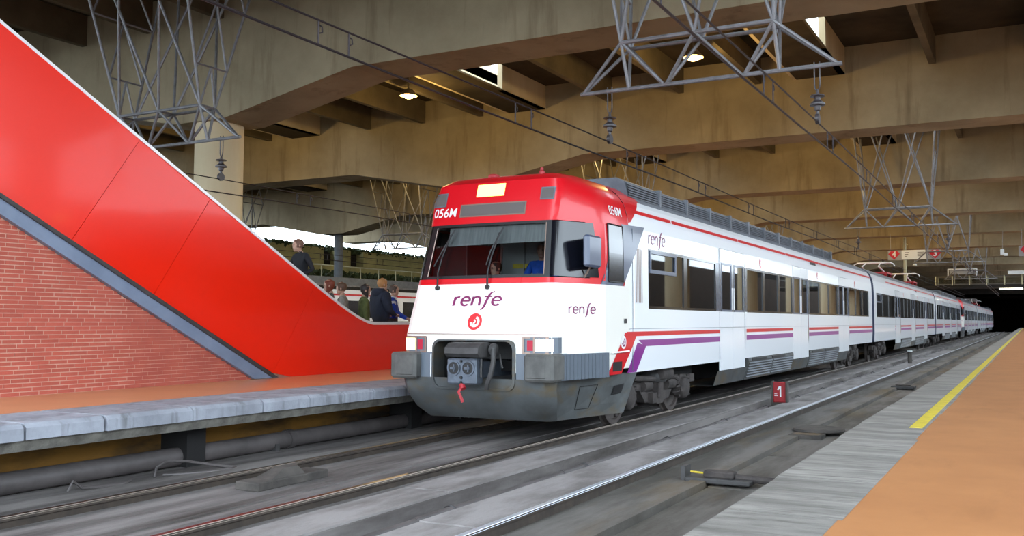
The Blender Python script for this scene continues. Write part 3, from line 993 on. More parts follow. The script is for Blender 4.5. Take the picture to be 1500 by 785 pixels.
def pantograph(car, y):
    b = obj('pantograph', MB().box(-.8, .8, y - .9, y + .9, 4.02, 4.1).box(-.05, .05, y - .9, y + .9, 3.95, 4.12), 'panred', car, local=True)
    for x in (-.7, .7):
        for yy in (-.8, .8):
            obj('stand_off', MB().lathe([(.06, 3.9), (.1, 3.93), (.06, 3.96), (.1, 3.99), (.06, 4.02)], (x, y + yy, 0), 10), 'panred', b, local=True)
        obj('arm', MB().tube((x * .7, y + .7, 4.12), (x * .55, y - .75, 4.4), .04, 8).tube((x * .55, y - .75, 4.4), (x * .5, y + .3, 4.62), .03, 8), 'redtrim', b, local=True)
    obj('collector_head', MB().tube((-.8, y + .2, 4.62), (.8, y + .2, 4.62), .035, 8).tube((-.8, y + .5, 4.62), (.8, y + .5, 4.62), .035, 8).path([(.8, y + .35, 4.62), (.95, y + .35, 4.55), (1.0, y + .35, 4.45)], .03).path([(-.8, y + .35, 4.62), (-.95, y + .35, 4.55), (-1.0, y + .35, 4.45)], .03), 'redtrim', b, local=True)

def build_cab(car):
    def band(zs, name, m, y_lim=YB, skip=None):
        mb = MB()
        mb.loft([ring(z) for z in zs])
        return obj(name, mb, m, car, True, True)
    # white nose with the coupler opening left out
    zs_ = [.95, 1.15, 1.38, 1.48, 1.7, 1.95, 2.19]
    mb = MB()
    rings = [ring(z) for z in zs_]
    n = len(rings[0])
    for i in range(len(zs_) - 1):
        for j in range(n - 1):
            xm = (rings[i][j][0] + rings[i][j + 1][0]) / 2
            ym = (rings[i][j][1] + rings[i][j + 1][1]) / 2
            if zs_[i + 1] <= 1.39 and abs(xm) < .66 and ym < .5: continue
            mb.quad(rings[i][j], rings[i][j + 1], rings[i + 1][j + 1], rings[i + 1][j])
    obj('nose', mb, 'cream', car, True, True)
    obj('red_band', MB().loft([ring(2.19), ring(2.27)]), 'tred', car, True, True)
    obj('red_head', MB().loft([ring(z) for z in (3.08, 3.12, 3.25, 3.45, 3.6, 3.70, 3.76, 3.80, 3.84, 3.88)]), 'tred', car, True, True)
    # roof cap of the head
    top = ring(3.88)
    mb = MB()
    n = len(top)
    inn = [(x * .5, y * .6 + 1.0, 3.94) for x, y, z in top]
    inn = [(x, min(y, YB), z) for x, y, z in inn]
    mb.loft([top, inn])
    mb.add(inn, [tuple(range(n))])
    mb.add([(-Wz(3.88), YB, 3.88), (Wz(3.88), YB, 3.88), (.3, YB, 3.95), (-.3, YB, 3.95)], [(0, 1, 2, 3)])
    obj('head_cap', mb, 'tred', car, True, True)
    # red sides behind the windscreen
    for s in (-1, 1):
        q = [(YT, 2.27), (YB, 2.27), (YB, 3.08), (YT, 3.08)]
        obj('red_corner', patch([(.9, 2.27), (YT, 2.27), (YT, 3.08), (.9, 3.08)], s, 4, 5, 0.0), 'tred', car, local=True)
        obj('red_side', patch(q, s, 4, 5, 0.0), 'tred', car, local=True)
        obj('red_shoulder', patch([(YB, 3.18), (2.2, 3.2), (2.78, 3.575), (YB, 3.575)], s, 3, 6), 'tred', car, local=True)
        obj('red_shoulder_roof', MB().loft([[(s * (Wz(z) + .005), y, z) for y in (YB, 2.85)] for z in (3.575, 3.65, 3.8, 3.9)]), 'tred', car, local=True)
        # corner glass, side window, blue-grey flash
        cg = MB()
        rows = []
        for k in range(6):
            z = 2.285 + (3.07 - 2.285) * k / 5
            o_ = outline(z)
            w_, y0 = wf(z), yf(z)
            ye = 1.07 - (z - 2.27) * .07
            rows.append([(s * x, y, z) for x, y in [(.9 * w_ + .004, y0 + .016), (.965 * w_ + .005, y0 + .056), (w_ + .006, y0 + .158)] + [(sx(y0 + .16 + (ye - y0 - .16) * t, z) + .006, y0 + .16 + (ye - y0 - .16) * t) for t in (.33, .66, 1.0)]])
        obj('corner_glass', cg.loft(rows), 'blackgl', car, True, True)
        obj('flash', patch([(1.10, 2.19), (1.84, 2.19), (1.84, 2.7), (1.3, 2.6)], s, 8, 3, .006), 'tbluegrey', car, local=True)
        obj('flash', patch([(1.80, 2.2), (1.90, 2.28), (2.72, 3.16), (1.80, 3.13)], s, 6, 8, .012), 'tbluegrey', car, local=True)
        obj('white_panel', patch([(1.86, 2.185), (YB, 2.185), (YB, 2.52), (1.93, 2.30)], s, 3, 3, .009), 'white', car, local=True)
        wn = obj('cab_side_window', patch([(1.30, 2.24), (1.83, 2.24), (1.82, 3.09), (1.29, 3.09)], s, 2, 4, .014), 'blackgl', car, local=True)
        fr = MB()
        pts = [(1.30, 2.24), (1.83, 2.24), (1.82, 3.09), (1.29, 3.09), (1.30, 2.24)]
        for (a, b), (c, d) in zip(pts[:-1], pts[1:]):
            fr.tube(SP(a, b, s, .014), SP(c, d, s, .014), .012, 5)
        obj('frame', fr, 'black', wn, local=True)
        # side lettering and logos
        f1 = lambda u, v: SP(1.65 + u * s, 3.305 + v, s, .008)
        obj('number_lettering', text_on('056M', .195, f1, .0, .002, 1.05), 'sign_w', car, local=True)
        obj('logo', wordmark(lambda u, v: SP(.71 + u * s * 1.42, 1.815 + v, s, .006), .098, .1), 'logo', car, local=True)
        obj('logo', wordmark(lambda u, v: SP(3.27 + u * s * 1.25, 2.99 + v, s, .006), .15, .14, .13), 'logo', car, local=True)
        # lower red and purple L shapes
        obj('red_stripe', patch([(2.0, 1.43), (6.62, 1.43), (6.62, 1.50), (1.95, 1.50)], s, 16, 2, .006), 'tred', car, local=True)
        obj('red_flag', patch([(1.30, .875), (1.80, .875), (2.34, 1.43), (1.90, 1.49)], s, 5, 6, .005), 'tred', car, local=True)
        obj('purple_stripe', patch([(2.66, 1.265), (6.61, 1.265), (6.61, 1.37), (2.42, 1.37)], s, 10, 2, .006), 'purple', car, local=True)
        obj('purple_flag', patch([(2.02, .875), (2.38, .875), (2.74, 1.27), (2.38, 1.33)], s, 5, 6, .005), 'purple', car, local=True)
        d, h = emblem(lambda u, v, o_: SP(1.83 + u * s, 1.345 + v, s, .010 + o_), .1)
        em = obj('emblem', d, 'white', car, local=True)
        obj('emblem_mark', h, 'logo', em, local=True)
        obj('step_recess', patch([(1.47, .92), (1.80, .92), (1.80, 1.06), (1.47, 1.06)], s, 2, 2, .009), 'black', car, local=True)
        obj('foot_step', MB().tube(SP(1.38, 1.2, s, .04), SP(1.98, 1.21, s, .04), .012, 6), 'redtrim', car, local=True)
        # vertical handrail, door seams, vents
        obj('grab_rail', MB().tube(SP(2.2, 1.55, s, .03), SP(2.2, 2.25, s, .03), .01, 6), 'redtrim', car, local=True)
        vn = MB()
        for k in range(5):
            vn.add([SP(2.33 + k * .06, 1.95, s, .004), SP(2.36 + k * .06, 1.95, s, .004), SP(2.36 + k * .06, 2.8, s, .004), SP(2.33 + k * .06, 2.8, s, .004)], [(0, 1, 2, 3)])
        obj('side_grille', vn, 'hlcase', car, local=True)
        obj('lock_plate', patch([(1.86, 1.63), (1.96, 1.63), (1.96, 1.70), (1.86, 1.70)], s, 1, 1, .008), 'black', car, local=True)
        obj('side_seam', MB().tube(SP(.25, 1.50, s, .002), SP(YB, 1.54, s, .002), .005, 4), 'tgrey', car, local=True)
        # mirror
        if s > 0:
            mr = obj('mirror', MB().cbox(1.40, 1.50, .58, 1.02, 2.42, 2.87, .03), 'tbluegrey', car, local=True)
            obj('mirror_arm', MB().tube((1.44, .8, 2.46), (1.27, .8, 2.2), .012, 6).tube((1.44, .95, 2.84), (1.24, 1.0, 2.92), .012, 6), 'hlcase', mr, local=True)
        # lower cab skirt with hatch and step hole
        sk = MB().loft([[(s * (wf(z) + (Wz(z) - wf(z)) * t), yf(z) + .16 + (ye - yf(z) - .16) * t, z) for t in (0, .3, .6, .85, 1)] for z, ye in ((.28, 1.98), (.45, 2.1), (.7, 2.28), (.88, 2.42))])
        obj('side_skirt', sk, 'skirt', car, local=True)
        sp = lambda y, z, off=.012: (s * (wf(z) + (Wz(z) - wf(z)) * min(1, max(0, (y - yf(z) - .16) / (2.2 - yf(z) - .16))) + off), y, z)
        obj('hatch_outline', MB().path([sp(.81, .41), sp(.78, .74), sp(1.24, .745), sp(1.12, .41), sp(.81, .41)], .006, 4), 'dark', car, local=True)
        obj('step_hole', MB().add([sp(1.66, .56), sp(1.92, .58), sp(1.98, .72), sp(1.72, .70)], [(0, 1, 2, 3)]), 'black', car, local=True)
        vs, fs = text_mesh('77J', .1)
        # ribbed bumper corner
        bs = MB()
        yy = [.05 + i * .0405 for i in range(30)]
        rws = []
        for z in (.86, 1.21):
            rws.append([(s * (sx(max(y, .2), 1.1) + (.055 if i % 2 else .075)), y, z) for i, y in enumerate(yy)])
        bs.loft(rws)
        for z in (.86, 1.21):
            r1 = [(s * (sx(max(y, .2), 1.1) + (.055 if i % 2 else .075)), y, z) for i, y in enumerate(yy)]
            r2 = [(s * (sx(max(y, .2), 1.1) - .08), y, z) for i, y in enumerate(yy)]
            bs.loft([r1, r2])
        bs.quad(rws[0][-1], rws[1][-1], (s * 1.3, yy[-1], 1.21), (s * 1.3, yy[-1], .86))
        obj('ribbed_bumper', bs, 'bumpside', car, local=True)
        # front buffer block and headlamps
        x0, x1 = sorted((s * .88, s * 1.33))
        bf = obj('buffer_block', MB().cbox(x0, x1, -.16, .2, .85, 1.22, .03), 'bumper', car, local=True)
        x0, x1 = sorted((s * .93, s * 1.22))
        obj('buffer_plate', MB().cbox(x0, x1, -.172, -.15, .90, 1.18, .008), 'bumper', bf, local=True)
        x0, x1 = sorted((s * .79, s * 1.24))
        hb = MB()
        hb.loft([[(s * x, front_y(x, z) - d, z) for z, d in ((1.225, .012), (1.44, .012))] for x in (.79, .9, 1.0, 1.1, 1.17)])
        hb.loft([[(s * 1.17, front_y(1.17, z) - .012, z) for z in (1.225, 1.44)], [(s * 1.26, .13, z) for z in (1.225, 1.44)], [(s * 1.275, .2, z) for z in (1.225, 1.44)]])
        hl = obj('headlamp_unit', hb, 'tgrey', car, local=True)
        obj('headlamp', MB().loft([[(s * x, front_y(min(x, 1.16), z) - .02 + max(0, x - 1.16) * .9, z) for x in (.99, 1.06, 1.12, 1.19, 1.22)] for z in (1.25, 1.33, 1.42)]), 'hl', hl, local=True)
        obj('tail_lamp', MB().loft([[(s * x, front_y(x, z) - .017, z) for x in (.86, .90, .95)] for z in (1.26, 1.33, 1.40)]), 'tail', hl, local=True)
        fr = MB()
        for (a, b, c, d) in ((.79, 1.17, 1.215, 1.24), (.79, 1.17, 1.425, 1.45), (.79, .82, 1.215, 1.45), (.955, .985, 1.23, 1.44)):
            fr.add([(s * a, front_y(a, c) - .024, c), (s * b, front_y(b, c) - .024, c), (s * b, front_y(b, d) - .024, d), (s * a, front_y(a, d) - .024, d)], [(0, 1, 2, 3)])
        obj('lamp_bezel', fr, 'hlcase', hl, local=True)
    # windscreen: frame, pane, blind, wipers
    fr = MB()
    def fstrip(xa, xb, za, zb, off=.004, n=6):
        rows = []
        for i in range(n + 1):
            z = za + (zb - za) * i / n
            rows.append([(x, front_y(x, z) - off, z) for x in [xa(z) + (xb(z) - xa(z)) * k / 4 for k in range(5)]])
        fr.loft(rows)
    W9 = lambda z: wf(z) * .905
    fstrip(lambda z: -W9(z), lambda z: -W9(z) + .1, 2.27, 3.08)
    fstrip(lambda z: W9(z) - .075, lambda z: W9(z), 2.27, 3.08)
    for k in range(4):
        f0 = lambda z, k=k: -W9(z) + 2 * W9(z) * k / 4
        f1 = lambda z, k=k: -W9(z) + 2 * W9(z) * (k + 1) / 4
        fstrip(f0, f1, 2.27, 2.315, .005, 2)
        fstrip(f0, f1, 3.04, 3.08, .005, 2)
    obj('windscreen_frame', fr, 'black', car, True, True)
    rows = []
    for k in range(9):
        z = 2.30 + (3.05 - 2.30) * k / 8
        rows.append([(x, front_y(x, z) + .012, z) for x in [-(W9(z) - .02) + 2 * (W9(z) - .02) * i / 12 for i in range(13)]])
    obj('windscreen', MB().loft(rows), 'wglass', car, True, True)
    for s in (-1, 1):
        rl = MB().path([(s * (W9(z) - (.085 if s > 0 else .1)), front_y(W9(z), z) - .016, z) for z in (2.3, 2.55, 2.8, 3.05)], .008, 5)
        obj('pillar_trim', rl, 'hlcase', car, local=True)
    bl = MB()
    rows = []
    for k in range(3):
        z = 2.76 + .28 * k / 2
        rows.append([(x, front_y(x, z) + .07 + .008 * math.sin(i * 1.9), z + .02 * (i / 24.0)) for i, x in enumerate([-.72 + 1.70 * i / 24 for i in range(25)])])
    obj('sun_blind', bl.loft(rows), 'blind', car, True, True)
    for xb, xt in ((-.73, -.60), (.13, .24)):
        wp = obj('wiper', MB().path([(xb, front_y(xb, 2.15) - .03, 2.13), (xb, front_y(xb, 2.3) - .06, 2.36), (xb + .02, front_y(xb, 2.55) - .05, 2.58), (xt, front_y(xt, 2.8) - .035, 2.92)], .014, 6), 'black', car, local=True)
        obj('wiper_blade', MB().path([(xb - .13 + (0 if xb < 0 else .05), front_y(xb, 2.5) - .02, 2.46), (xb - .02, front_y(xb, 2.6) - .018, 2.66), (xt + .02, front_y(xt, 3.0) - .018, 3.0)], .012, 5), 'black', wp, local=True)
        obj('wiper_pivot', MB().lathe([(.03, 0), (.03, -.05), (.02, -.06)], (xb, front_y(xb, 2.15), 2.14), 10, 'y'), 'black', wp, local=True)
    # head details: marker lamp, destination box, dark lenses, number, horn
    def fr_panel(name, x0, x1, z0, z1, m, off=.01, bz=None):
        o = None
        if bz:
            b = .018
            o = obj(name + '_bezel', fpatch(x0 - b, x1 + b, z0 - b, z1 + b, off * .6), bz, car, local=True)
        return obj(name, fpatch(x0, x1, z0, z1, off), m, o or car, local=True)
    fr_panel('marker_lamp', -.28, .19, 3.48, 3.665, 'hltop', .014, 'tred')
    fr_panel('destination_box', -.52, .56, 3.20, 3.36, 'lens', .01, 'hlcase')
    fr_panel('top_lens', -1.06, -.83, 3.38, 3.56, 'lens', .012, 'tgrey')
    fr_panel('top_lens', .80, .98, 3.40, 3.55, 'lens', .012, 'tgrey')
    obj('number_lettering', text_on('056M', .195, lambda u, v: FP(-.81 + u, 3.26 + v, .008), .08, .002, .98), 'sign_w', car, local=True)
    obj('horn', MB().cbox(-.30, -.16, .80, .95, 3.80, 3.87, .02), 'panred', car, local=True)
    obj('aerial', MB().lathe([(.045, 3.82), (.045, 3.86), (.025, 3.88), (.025, 3.92)], (.58, .9, 0), 12), 'panred', car, True, True)
    # front logos
    obj('logo', wordmark(lambda u, v: FP(.0 + u * 1.55, 1.945 + v, .006), .128, .1, .2), 'logo', car, local=True)
    d, h = emblem(lambda u, v, o_: FP(u, 1.655 + v, .005 + o_), .118)
    em = obj('emblem', d, 'tred', car, local=True)
    obj('emblem_mark', h, 'cream', em, local=True)
    obj('front_seam', MB().loft([[FP(-1.2 + 2.4 * i / 24, z, .007) for i in range(25)] for z in (1.475, 1.487)]), 'hlcase', car, local=True)
    # coupler recess: frame with rounded corners, dark box, coupler
    xo, zo0, zo1, r_ = .67, .72, 1.40, .13
    def rr(x, z0, z1, r0, n=6):
        p = []
        for cx, cz, a in ((x - r0, z1 - r0, 0), (-x + r0, z1 - r0, 90), (-x + r0, z0 + r0, 180), (x - r0, z0 + r0, 270)):
            p += [(cx + r0 * math.cos(math.radians(a + 90 * i / n)), cz + r0 * math.sin(math.radians(a + 90 * i / n))) for i in range(n + 1)]
        return p
    o1, o2 = rr(.68, .71, 1.405, .12), rr(.645, .735, 1.38, .12)
    obj('recess_frame', MB().loft([[(x, .05, z) for x, z in o1], [(x, -.04, z) for x, z in o1], [(x, -.05, z) for x, z in o2], [(x, .22, z) for x, z in o2]], True), 'skirt', car, True, True)
    obj('recess_box', MB().quad((-.66, .9, .7), (.66, .9, .7), (.66, .9, 1.4), (-.66, .9, 1.4)).quad((-.66, .1, .7), (-.66, .9, .7), (-.66, .9, 1.4), (-.66, .1, 1.4)).quad((.66, .1, .7), (.66, .9, .7), (.66, .9, 1.4), (.66, .1, 1.4)).quad((-.66, .1, 1.4), (.66, .1, 1.4), (.66, .9, 1.4), (-.66, .9, 1.4)).quad((-.66, .1, .7), (.66, .1, .7), (.66, .9, .7), (-.66, .9, .7)), 'coupdk', car, local=True)
    cp = obj('coupler', MB().cbox(-.25, .23, -.30, -.12, .80, 1.15, .02).box(-.14, .14, -.15, .8, .88, 1.1), 'couple', car, local=True)
    for x in (-.13, .10):
        obj('coupler_socket', MB().lathe([(.105, -.302), (.105, -.315), (.085, -.315), (.085, -.302)], (x, 0, 1.02), 20, 'y'), 'couple', cp, True, True)
        obj('socket_face', MB().lathe([(.083, -.304), (.083, -.309)], (x, 0, 1.02), 20, 'y'), 'black', cp, local=True)
        obj('socket_pin', MB().box(x - .05, x + .03, -.325, -.305, 1.0, 1.035).box(x + .0, x + .02, -.325, -.305, .97, 1.07), 'couple', cp, local=True)
    obj('coupler_bolt', MB().lathe([(.018, -.30), (.018, -.316)], (-.01, 0, 1.115), 8, 'y').lathe([(.018, -.30), (.018, -.316)], (-.01, 0, .83), 8, 'y').lathe([(.022, -.30), (.022, -.316)], (-.01, 0, .895), 8, 'y'), 'black', cp, local=True)
    cv = MB()
    prof_ = [(1.17, -.28), (1.17, -.30), (1.22, -.36), (1.30, -.35), (1.36, -.26), (1.37, -.1), (1.33, .05), (1.17, .05)]
    cv.add([(-.25, y, z) for z, y in prof_] + [(.29, y, z) for z, y in prof_], [tuple(range(8)), tuple(range(8, 16))] + [(i, (i + 1) % 8, 8 + (i + 1) % 8, 8 + i) for i in range(8)])
    obj('coupler_cover', cv, 'coupdk', cp, local=True)
    obj('hose', MB().path([(.33, -.05, 1.28), (.40, -.14, 1.27), (.42, -.17, 1.12), (.39, -.18, .95), (.33, -.17, .82), (.30, -.14, .74)], .035, 8).path([(.42, .0, 1.2), (.47, -.06, 1.12), (.50, -.06, 1.02)], .014, 6).path([(.25, -.2, 1.14), (.27, -.24, 1.0), (.26, -.22, .9)], .015, 6), 'coupdk', cp, True, True)
    obj('hose_bracket', MB().lathe([(.06, -.05), (.085, -.03), (.085, .03), (.06, .05)], (.37, -.08, 1.27), 12, 'x'), 'coupdk', cp, True, True)
    obj('brake_cock', MB().tube((-.02, -.27, .80), (.02, -.29, .74), .04, 8).path([(0, -.29, .77), (-.03, -.33, .70), (.03, -.34, .60), (.04, -.34, .56)], .022, 6), 'panred', cp, True, True)
    # apron below the bumper line
    rows = []
    for z, dy, k in ((.28, .34, .86), (.42, .16, .93), (.62, .03, .99), (.74, -.02, 1.0), (.87, -.03, 1.02)):
        w_ = wf(.6) * 1.1 * k
        rows.append([(x * w_, dy + (.0 if abs(x) < .9 else .12 * (abs(x) - .9) / .1), z) for x in (-1, -.95, -.9, -.6, -.3, 0, .3, .6, .9, .95, 1)] )
    ap = MB().loft(rows)
    obj('apron', ap, 'skirt', car, True, True)
    obj('bumper_beam', MB().box(-1.3, -.69, -.02, .3, .86, 1.22), 'tgrey', car, local=True)
    obj('bumper_beam', MB().box(.69, 1.3, -.02, .3, .86, 1.22), 'tgrey', car, local=True)
    obj('steel_edge', MB().box(-.715, -.70, -.03, .0, .87, 1.2), 'redtrim', car, local=True)
    # cab interior
    obj('cab_rear_wall', MB().box(-1.3, 1.3, 1.75, 1.8, 1.1, 3.0), 'inter', car, local=True)
    ci = MB().box(-1.05, 1.05, .42, .95, 1.6, 2.24)
    ci.box(.2, .95, .55, .95, 2.24, 2.30)
    obj('cab_desk', ci, 'dark', car, local=True)
    dp = MB()
    for x in (-.62, -.2, .25, .62): dp.box(x, x + .02, 1.72, 1.76, 1.4, 2.95)
    obj('cab_door_trim', dp, 'sign_g', car, local=True)
    obj('dark_doorway', MB().box(-1.25, -.62, 1.71, 1.745, 1.4, 2.95), 'dark', car, local=True)
    obj('yellow_notice', MB().box(-.40, .0, 1.73, 1.745, 2.50, 2.57), 'yellow', car, local=True)
    obj('yellow_cross', MB().box(.33, .43, 1.73, 1.745, 2.42, 2.45).box(.365, .395, 1.73, 1.745, 2.385, 2.485), 'yellow', car, local=True)
    for s in (-1, 1):
        obj('cab_lining', patch([(.75, 2.2), (YB - .05, 2.2), (YB - .05, 3.06), (.95, 3.06)], s, 4, 4, -.05), 'inter', car, local=True)
    obj('cab_ceiling', MB().box(-1.05, 1.05, .62, 1.8, 3.04, 3.08), 'inter', car, local=True)
    obj('cab_floor', MB().box(-1.2, 1.2, .5, 2.1, .95, 1.1), 'dark', car, local=True)

car1 = make_car('train_car', 'leading red-nosed white train car with its headlights lit at the platform', True)
build_cab(car1)
car1.location = (TC1, 10.79, 0)
ROOT[car1.name] = (TC1, 10.79, 0)
car2 = make_car('train_car', 'second white train car carrying the red pantographs behind the leading car', False)
car2.location = (TC1, 10.79 + CARL, 0)
copy_tree(car1, (TC1, 10.79 + 3 * CARL, 0), PI, 'third white train car whose red cab end points into the distance')
copy_tree(car1, (TC1, 10.79 + 3 * CARL + .75, 0), 0, 'fourth white train car starting with a narrow red cab end')
copy_tree(car2, (TC1, 10.79 + 4 * CARL + .75, 0), 0, 'fifth white train car far down the platform')
copy_tree(car1, (TC1, 10.79 + 6 * CARL + .75, 0), PI, 'last and most distant train car before the dark tunnel')

# ================================================================== OVERHEAD EQUIPMENT
def truss(X0, Y0, label, group='hanging lattice frames'):
    t = thing('lattice_frame', label, 'lattice frame', (X0, Y0, 5.9), group)
    zt, zb, hw = 6.80, 5.98, .22
    nx = [X0 - 1.42, X0, X0 + 1.42]
    r_ = .034
    wz = lambda z: .22 + (z - 6.8) * .26          # half width of the hanger frames in Y
    T = lambda x, s_: (x, Y0 + s_ * hw, zt)
    for s_ in (-1, 1):
        obj('top_chord', MB().tube(T(nx[0], s_), T(nx[2], s_), .04, 8), 'truss', t, True)
    obj('bottom_chord', MB().tube((X0 - 2.35, Y0, zb), (X0 + 2.52, Y0, zb), .04, 8), 'truss', t, True)
    pairs = [(nx[0], X0 - 2.3), (nx[0], X0 - 1.36), (nx[0], X0 - .66), (nx[1], X0 - .62), (nx[1], X0 + .80), (nx[2], X0 + .84), (nx[2], X0 + 1.46), (nx[2], X0 + 2.45)]
    for a, b in pairs:
        for s_ in (-1, 1):
            obj('brace', MB().tube(T(a, s_), (b, Y0, zb), r_, 7), 'truss', t, True)
    for x in nx:
        obj('cross_tie', MB().tube(T(x, -1), T(x, 1), r_, 6), 'truss', t, True)
    ztop_ = ZD + .02
    for x, dx in ((nx[0], -.42), (nx[2], .42)):
        P = lambda z, s_: (x + dx * (z - zt) / (ztop_ - zt), Y0 + s_ * wz(z), z)
        for s_ in (-1, 1):
            obj('hanger', MB().tube(P(zt, s_), P(ztop_, s_), r_, 7), 'truss', t, True)
        lv = [zt, 7.75, 9.3, ztop_]
        for a, b in zip(lv[:-1], lv[1:]):
            if b < ztop_ - .1:
                obj('cross_tie', MB().tube(P(b, -1), P(b, 1), r_ * .8, 6), 'truss', t, True)
            mid = tuple((P(b, -1)[i] + P(b, 1)[i]) / 2 for i in range(3))
            for s_ in (-1, 1):
                obj('brace', MB().tube(mid, P(a, s_), r_ * .8, 6), 'truss', t, True)
    for s_ in (-1, 1):
        top = lambda x, k=1: (x, Y0 + s_ * wz(ztop_) * k, ztop_)
        obj('hanger', MB().tube(T(nx[0], s_), top(X0 - .1), r_, 7), 'truss', t, True)
        obj('hanger', MB().tube(T(nx[2], s_), top(X0 + .1), r_, 7), 'truss', t, True)
        obj('hanger', MB().tube(T(nx[1], s_), top(nx[0] + .1), r_, 7), 'truss', t, True)
        obj('hanger', MB().tube(T(nx[1], s_), top(nx[2] - .1), r_, 7), 'truss', t, True)
    return t
def insulator(x, y, label):
    t = thing('insulator', label, 'insulator', (x, y, 5.0), 'hanging insulators')
    for d in (-.045, .045):
        obj('hanger_rod', MB().tube((x + d, y, 5.64), (x + d, y, 6.05), .012, 6), 'insul', t, True)
    obj('shackle', MB().path([(x - .045, y, 5.66), (x - .03, y, 5.58), (x, y, 5.55), (x + .03, y, 5.58), (x + .045, y, 5.66)], .014, 6), 'insul', t, True)
    obj('disc_stack', MB().lathe([(.02, 5.58), (.03, 5.50), (.12, 5.475), (.125, 5.455), (.05, 5.45), (.055, 5.39), (.08, 5.37), (.13, 5.33), (.13, 5.305), (.06, 5.29), (.05, 5.22), (.02, 5.2)], (x, y, 0), 16), 'insul', t, True)
    obj('clamp', MB().tube((x, y, 5.22), (x, y, 5.02), .028, 8).lathe([(.05, -.03), (.09, -.03), (.09, .03), (.05, .03)], (x, y, 5.07), 14, 'x'), 'insul', t, True)

TX = -5.22
ROWS = [15.4, 43.1, 70.8, 98.5]
tl = {(0, 0): 'grey tube lattice frame hanging over the tracks above the train cab', (0, 1): 'tall lattice frame hanging beside the round column above the red casing'}
nm = ['first', 'second', 'third', 'fourth']
lab2 = ['lattice frame hanging in the middle distance above the two tracks', 'lattice frame seen above the train roof louvres', 'lattice frame behind the red head of the train cab', 'lattice frame at the left above the bright gap behind the escalator']
for ri, y in enumerate(ROWS):
    for k in range(4 if ri == 1 else 2 if ri < 3 else 1):
        x0 = TX - 13.75 * k
        if ri == 0: lb = tl[(0, k)]
        elif ri == 1: lb = lab2[k]
        elif ri == 2: lb = ['small distant lattice frame in front of the platform number signs', 'small distant lattice frame just above the far train roof'][k]
        else: lb = 'most distant lattice frame above the footbridge'
        truss(x0, y, lb)
insulator(TC1, 15.4, 'dark ribbed insulator hanging over the train roof near the cab')
insulator(TC2, 15.4, 'dark ribbed insulator hanging over the empty track in the foreground')
insulator(-17.05, 15.4, 'ribbed insulator hanging in front of the round column')
insulator(TC1, 43.1, 'small ribbed insulator over the second train car')
insulator(TC2, 43.1, 'small ribbed insulator over the empty track beside the number four sign')
insulator(-31.0, 43.1, 'small ribbed insulator above the distant train at the left')
def wires(x, label, y0, y1):
    t = thing('overhead_wire', label, 'overhead wire', (x, y0, 4.7))
    n = 40
    ys = [y0 + (y1 - y0) * i / n for i in range(n + 1)]
    zc = lambda y: 4.70 + .02 * math.sin(y * .4)
    zm = lambda y: 5.02 + .05 * abs(math.sin((y - 15.4) * PI / 27.7)) * -1
    obj('contact_wire', MB().path([(x, y, zc(y)) for y in ys], .016, 6), 'wire', t, True)
    obj('carrier_wire', MB().path([(x, y, zm(y)) for y in ys], .013, 6), 'wire', t, True)
    y = y0 + 1.3
    while y < y1 - 1:
        for d in (0, .5):
            yy = y + d
            dr = obj('dropper', MB().tube((x, yy, zc(yy)), (x, yy, zm(yy)), .011, 6), 'wire', t, True)
            obj('dropper_clip', MB().path([(x, yy, zm(yy) - .05), (x, yy + .05, zm(yy) - .06), (x, yy + .06, zm(yy) - .12), (x, yy + .02, zm(yy) - .14)], .009, 5), 'wire', dr, True)
        y += 4.3
    return t
wires(TC1, 'dark overhead wires with short droppers above the train', 2.0, 120)
wires(TC2, 'pair of dark overhead wires above the empty track in front', 2.0, 120)
wires(-17.05, 'thin overhead wires crossing in front of the round column', 8, 70)
wires(-31.0, 'thin overhead wires above the distant train at the left', 20, 90)

# ceiling lamps
k = 0
lamp_names = {}
for ri, y in enumerate([26.5, 40.3, 54.2, 68.0, 81.9, 95.7]):
    for j, x in enumerate((-9.15, -20.0, -31.0)):
        if ri > 2 and j == 2: continue
        where = ['over the train', 'near the round column', 'far to the left'][j]
        rowt = ['nearest row', 'second row', 'third row', 'fourth row', 'fifth row', 'farthest row'][ri]
        t = thing('ceiling_lamp', 'round warm ceiling lamp %s, %s behind the first beam' % (where, rowt), 'lamp', (x, y, ZD), 'sodium ceiling lamps')
        obj('stem', MB().tube((x, y, ZD), (x, y, 10.05), .03, 8), 'lampbody', t)
        obj('housing', MB().lathe([(.06, 10.1), (.16, 10.06), (.30, 9.88), (.32, 9.84), (.30, 9.84), (.15, 9.98)], (x, y, 0), 20), 'lampbody', t, True)
        obj('bulb', MB().lathe([(.02, 9.74), (.12, 9.76), (.19, 9.82), (.19, 9.88), (.1, 9.93)], (x, y, 0), 16), 'lamp', t, True)
        ld = bpy.data.lights.new('lamp_light', 'POINT')
        ld.energy = LAMP_W
        ld.color = (1.0, .68, .24)
        ld.shadow_soft_size = .2
        lo = bpy.data.objects.new('lamp_light', ld)
        COL.objects.link(lo)
        lo.parent = t
        lo.location = (0, 0, 9.62 - ZD)

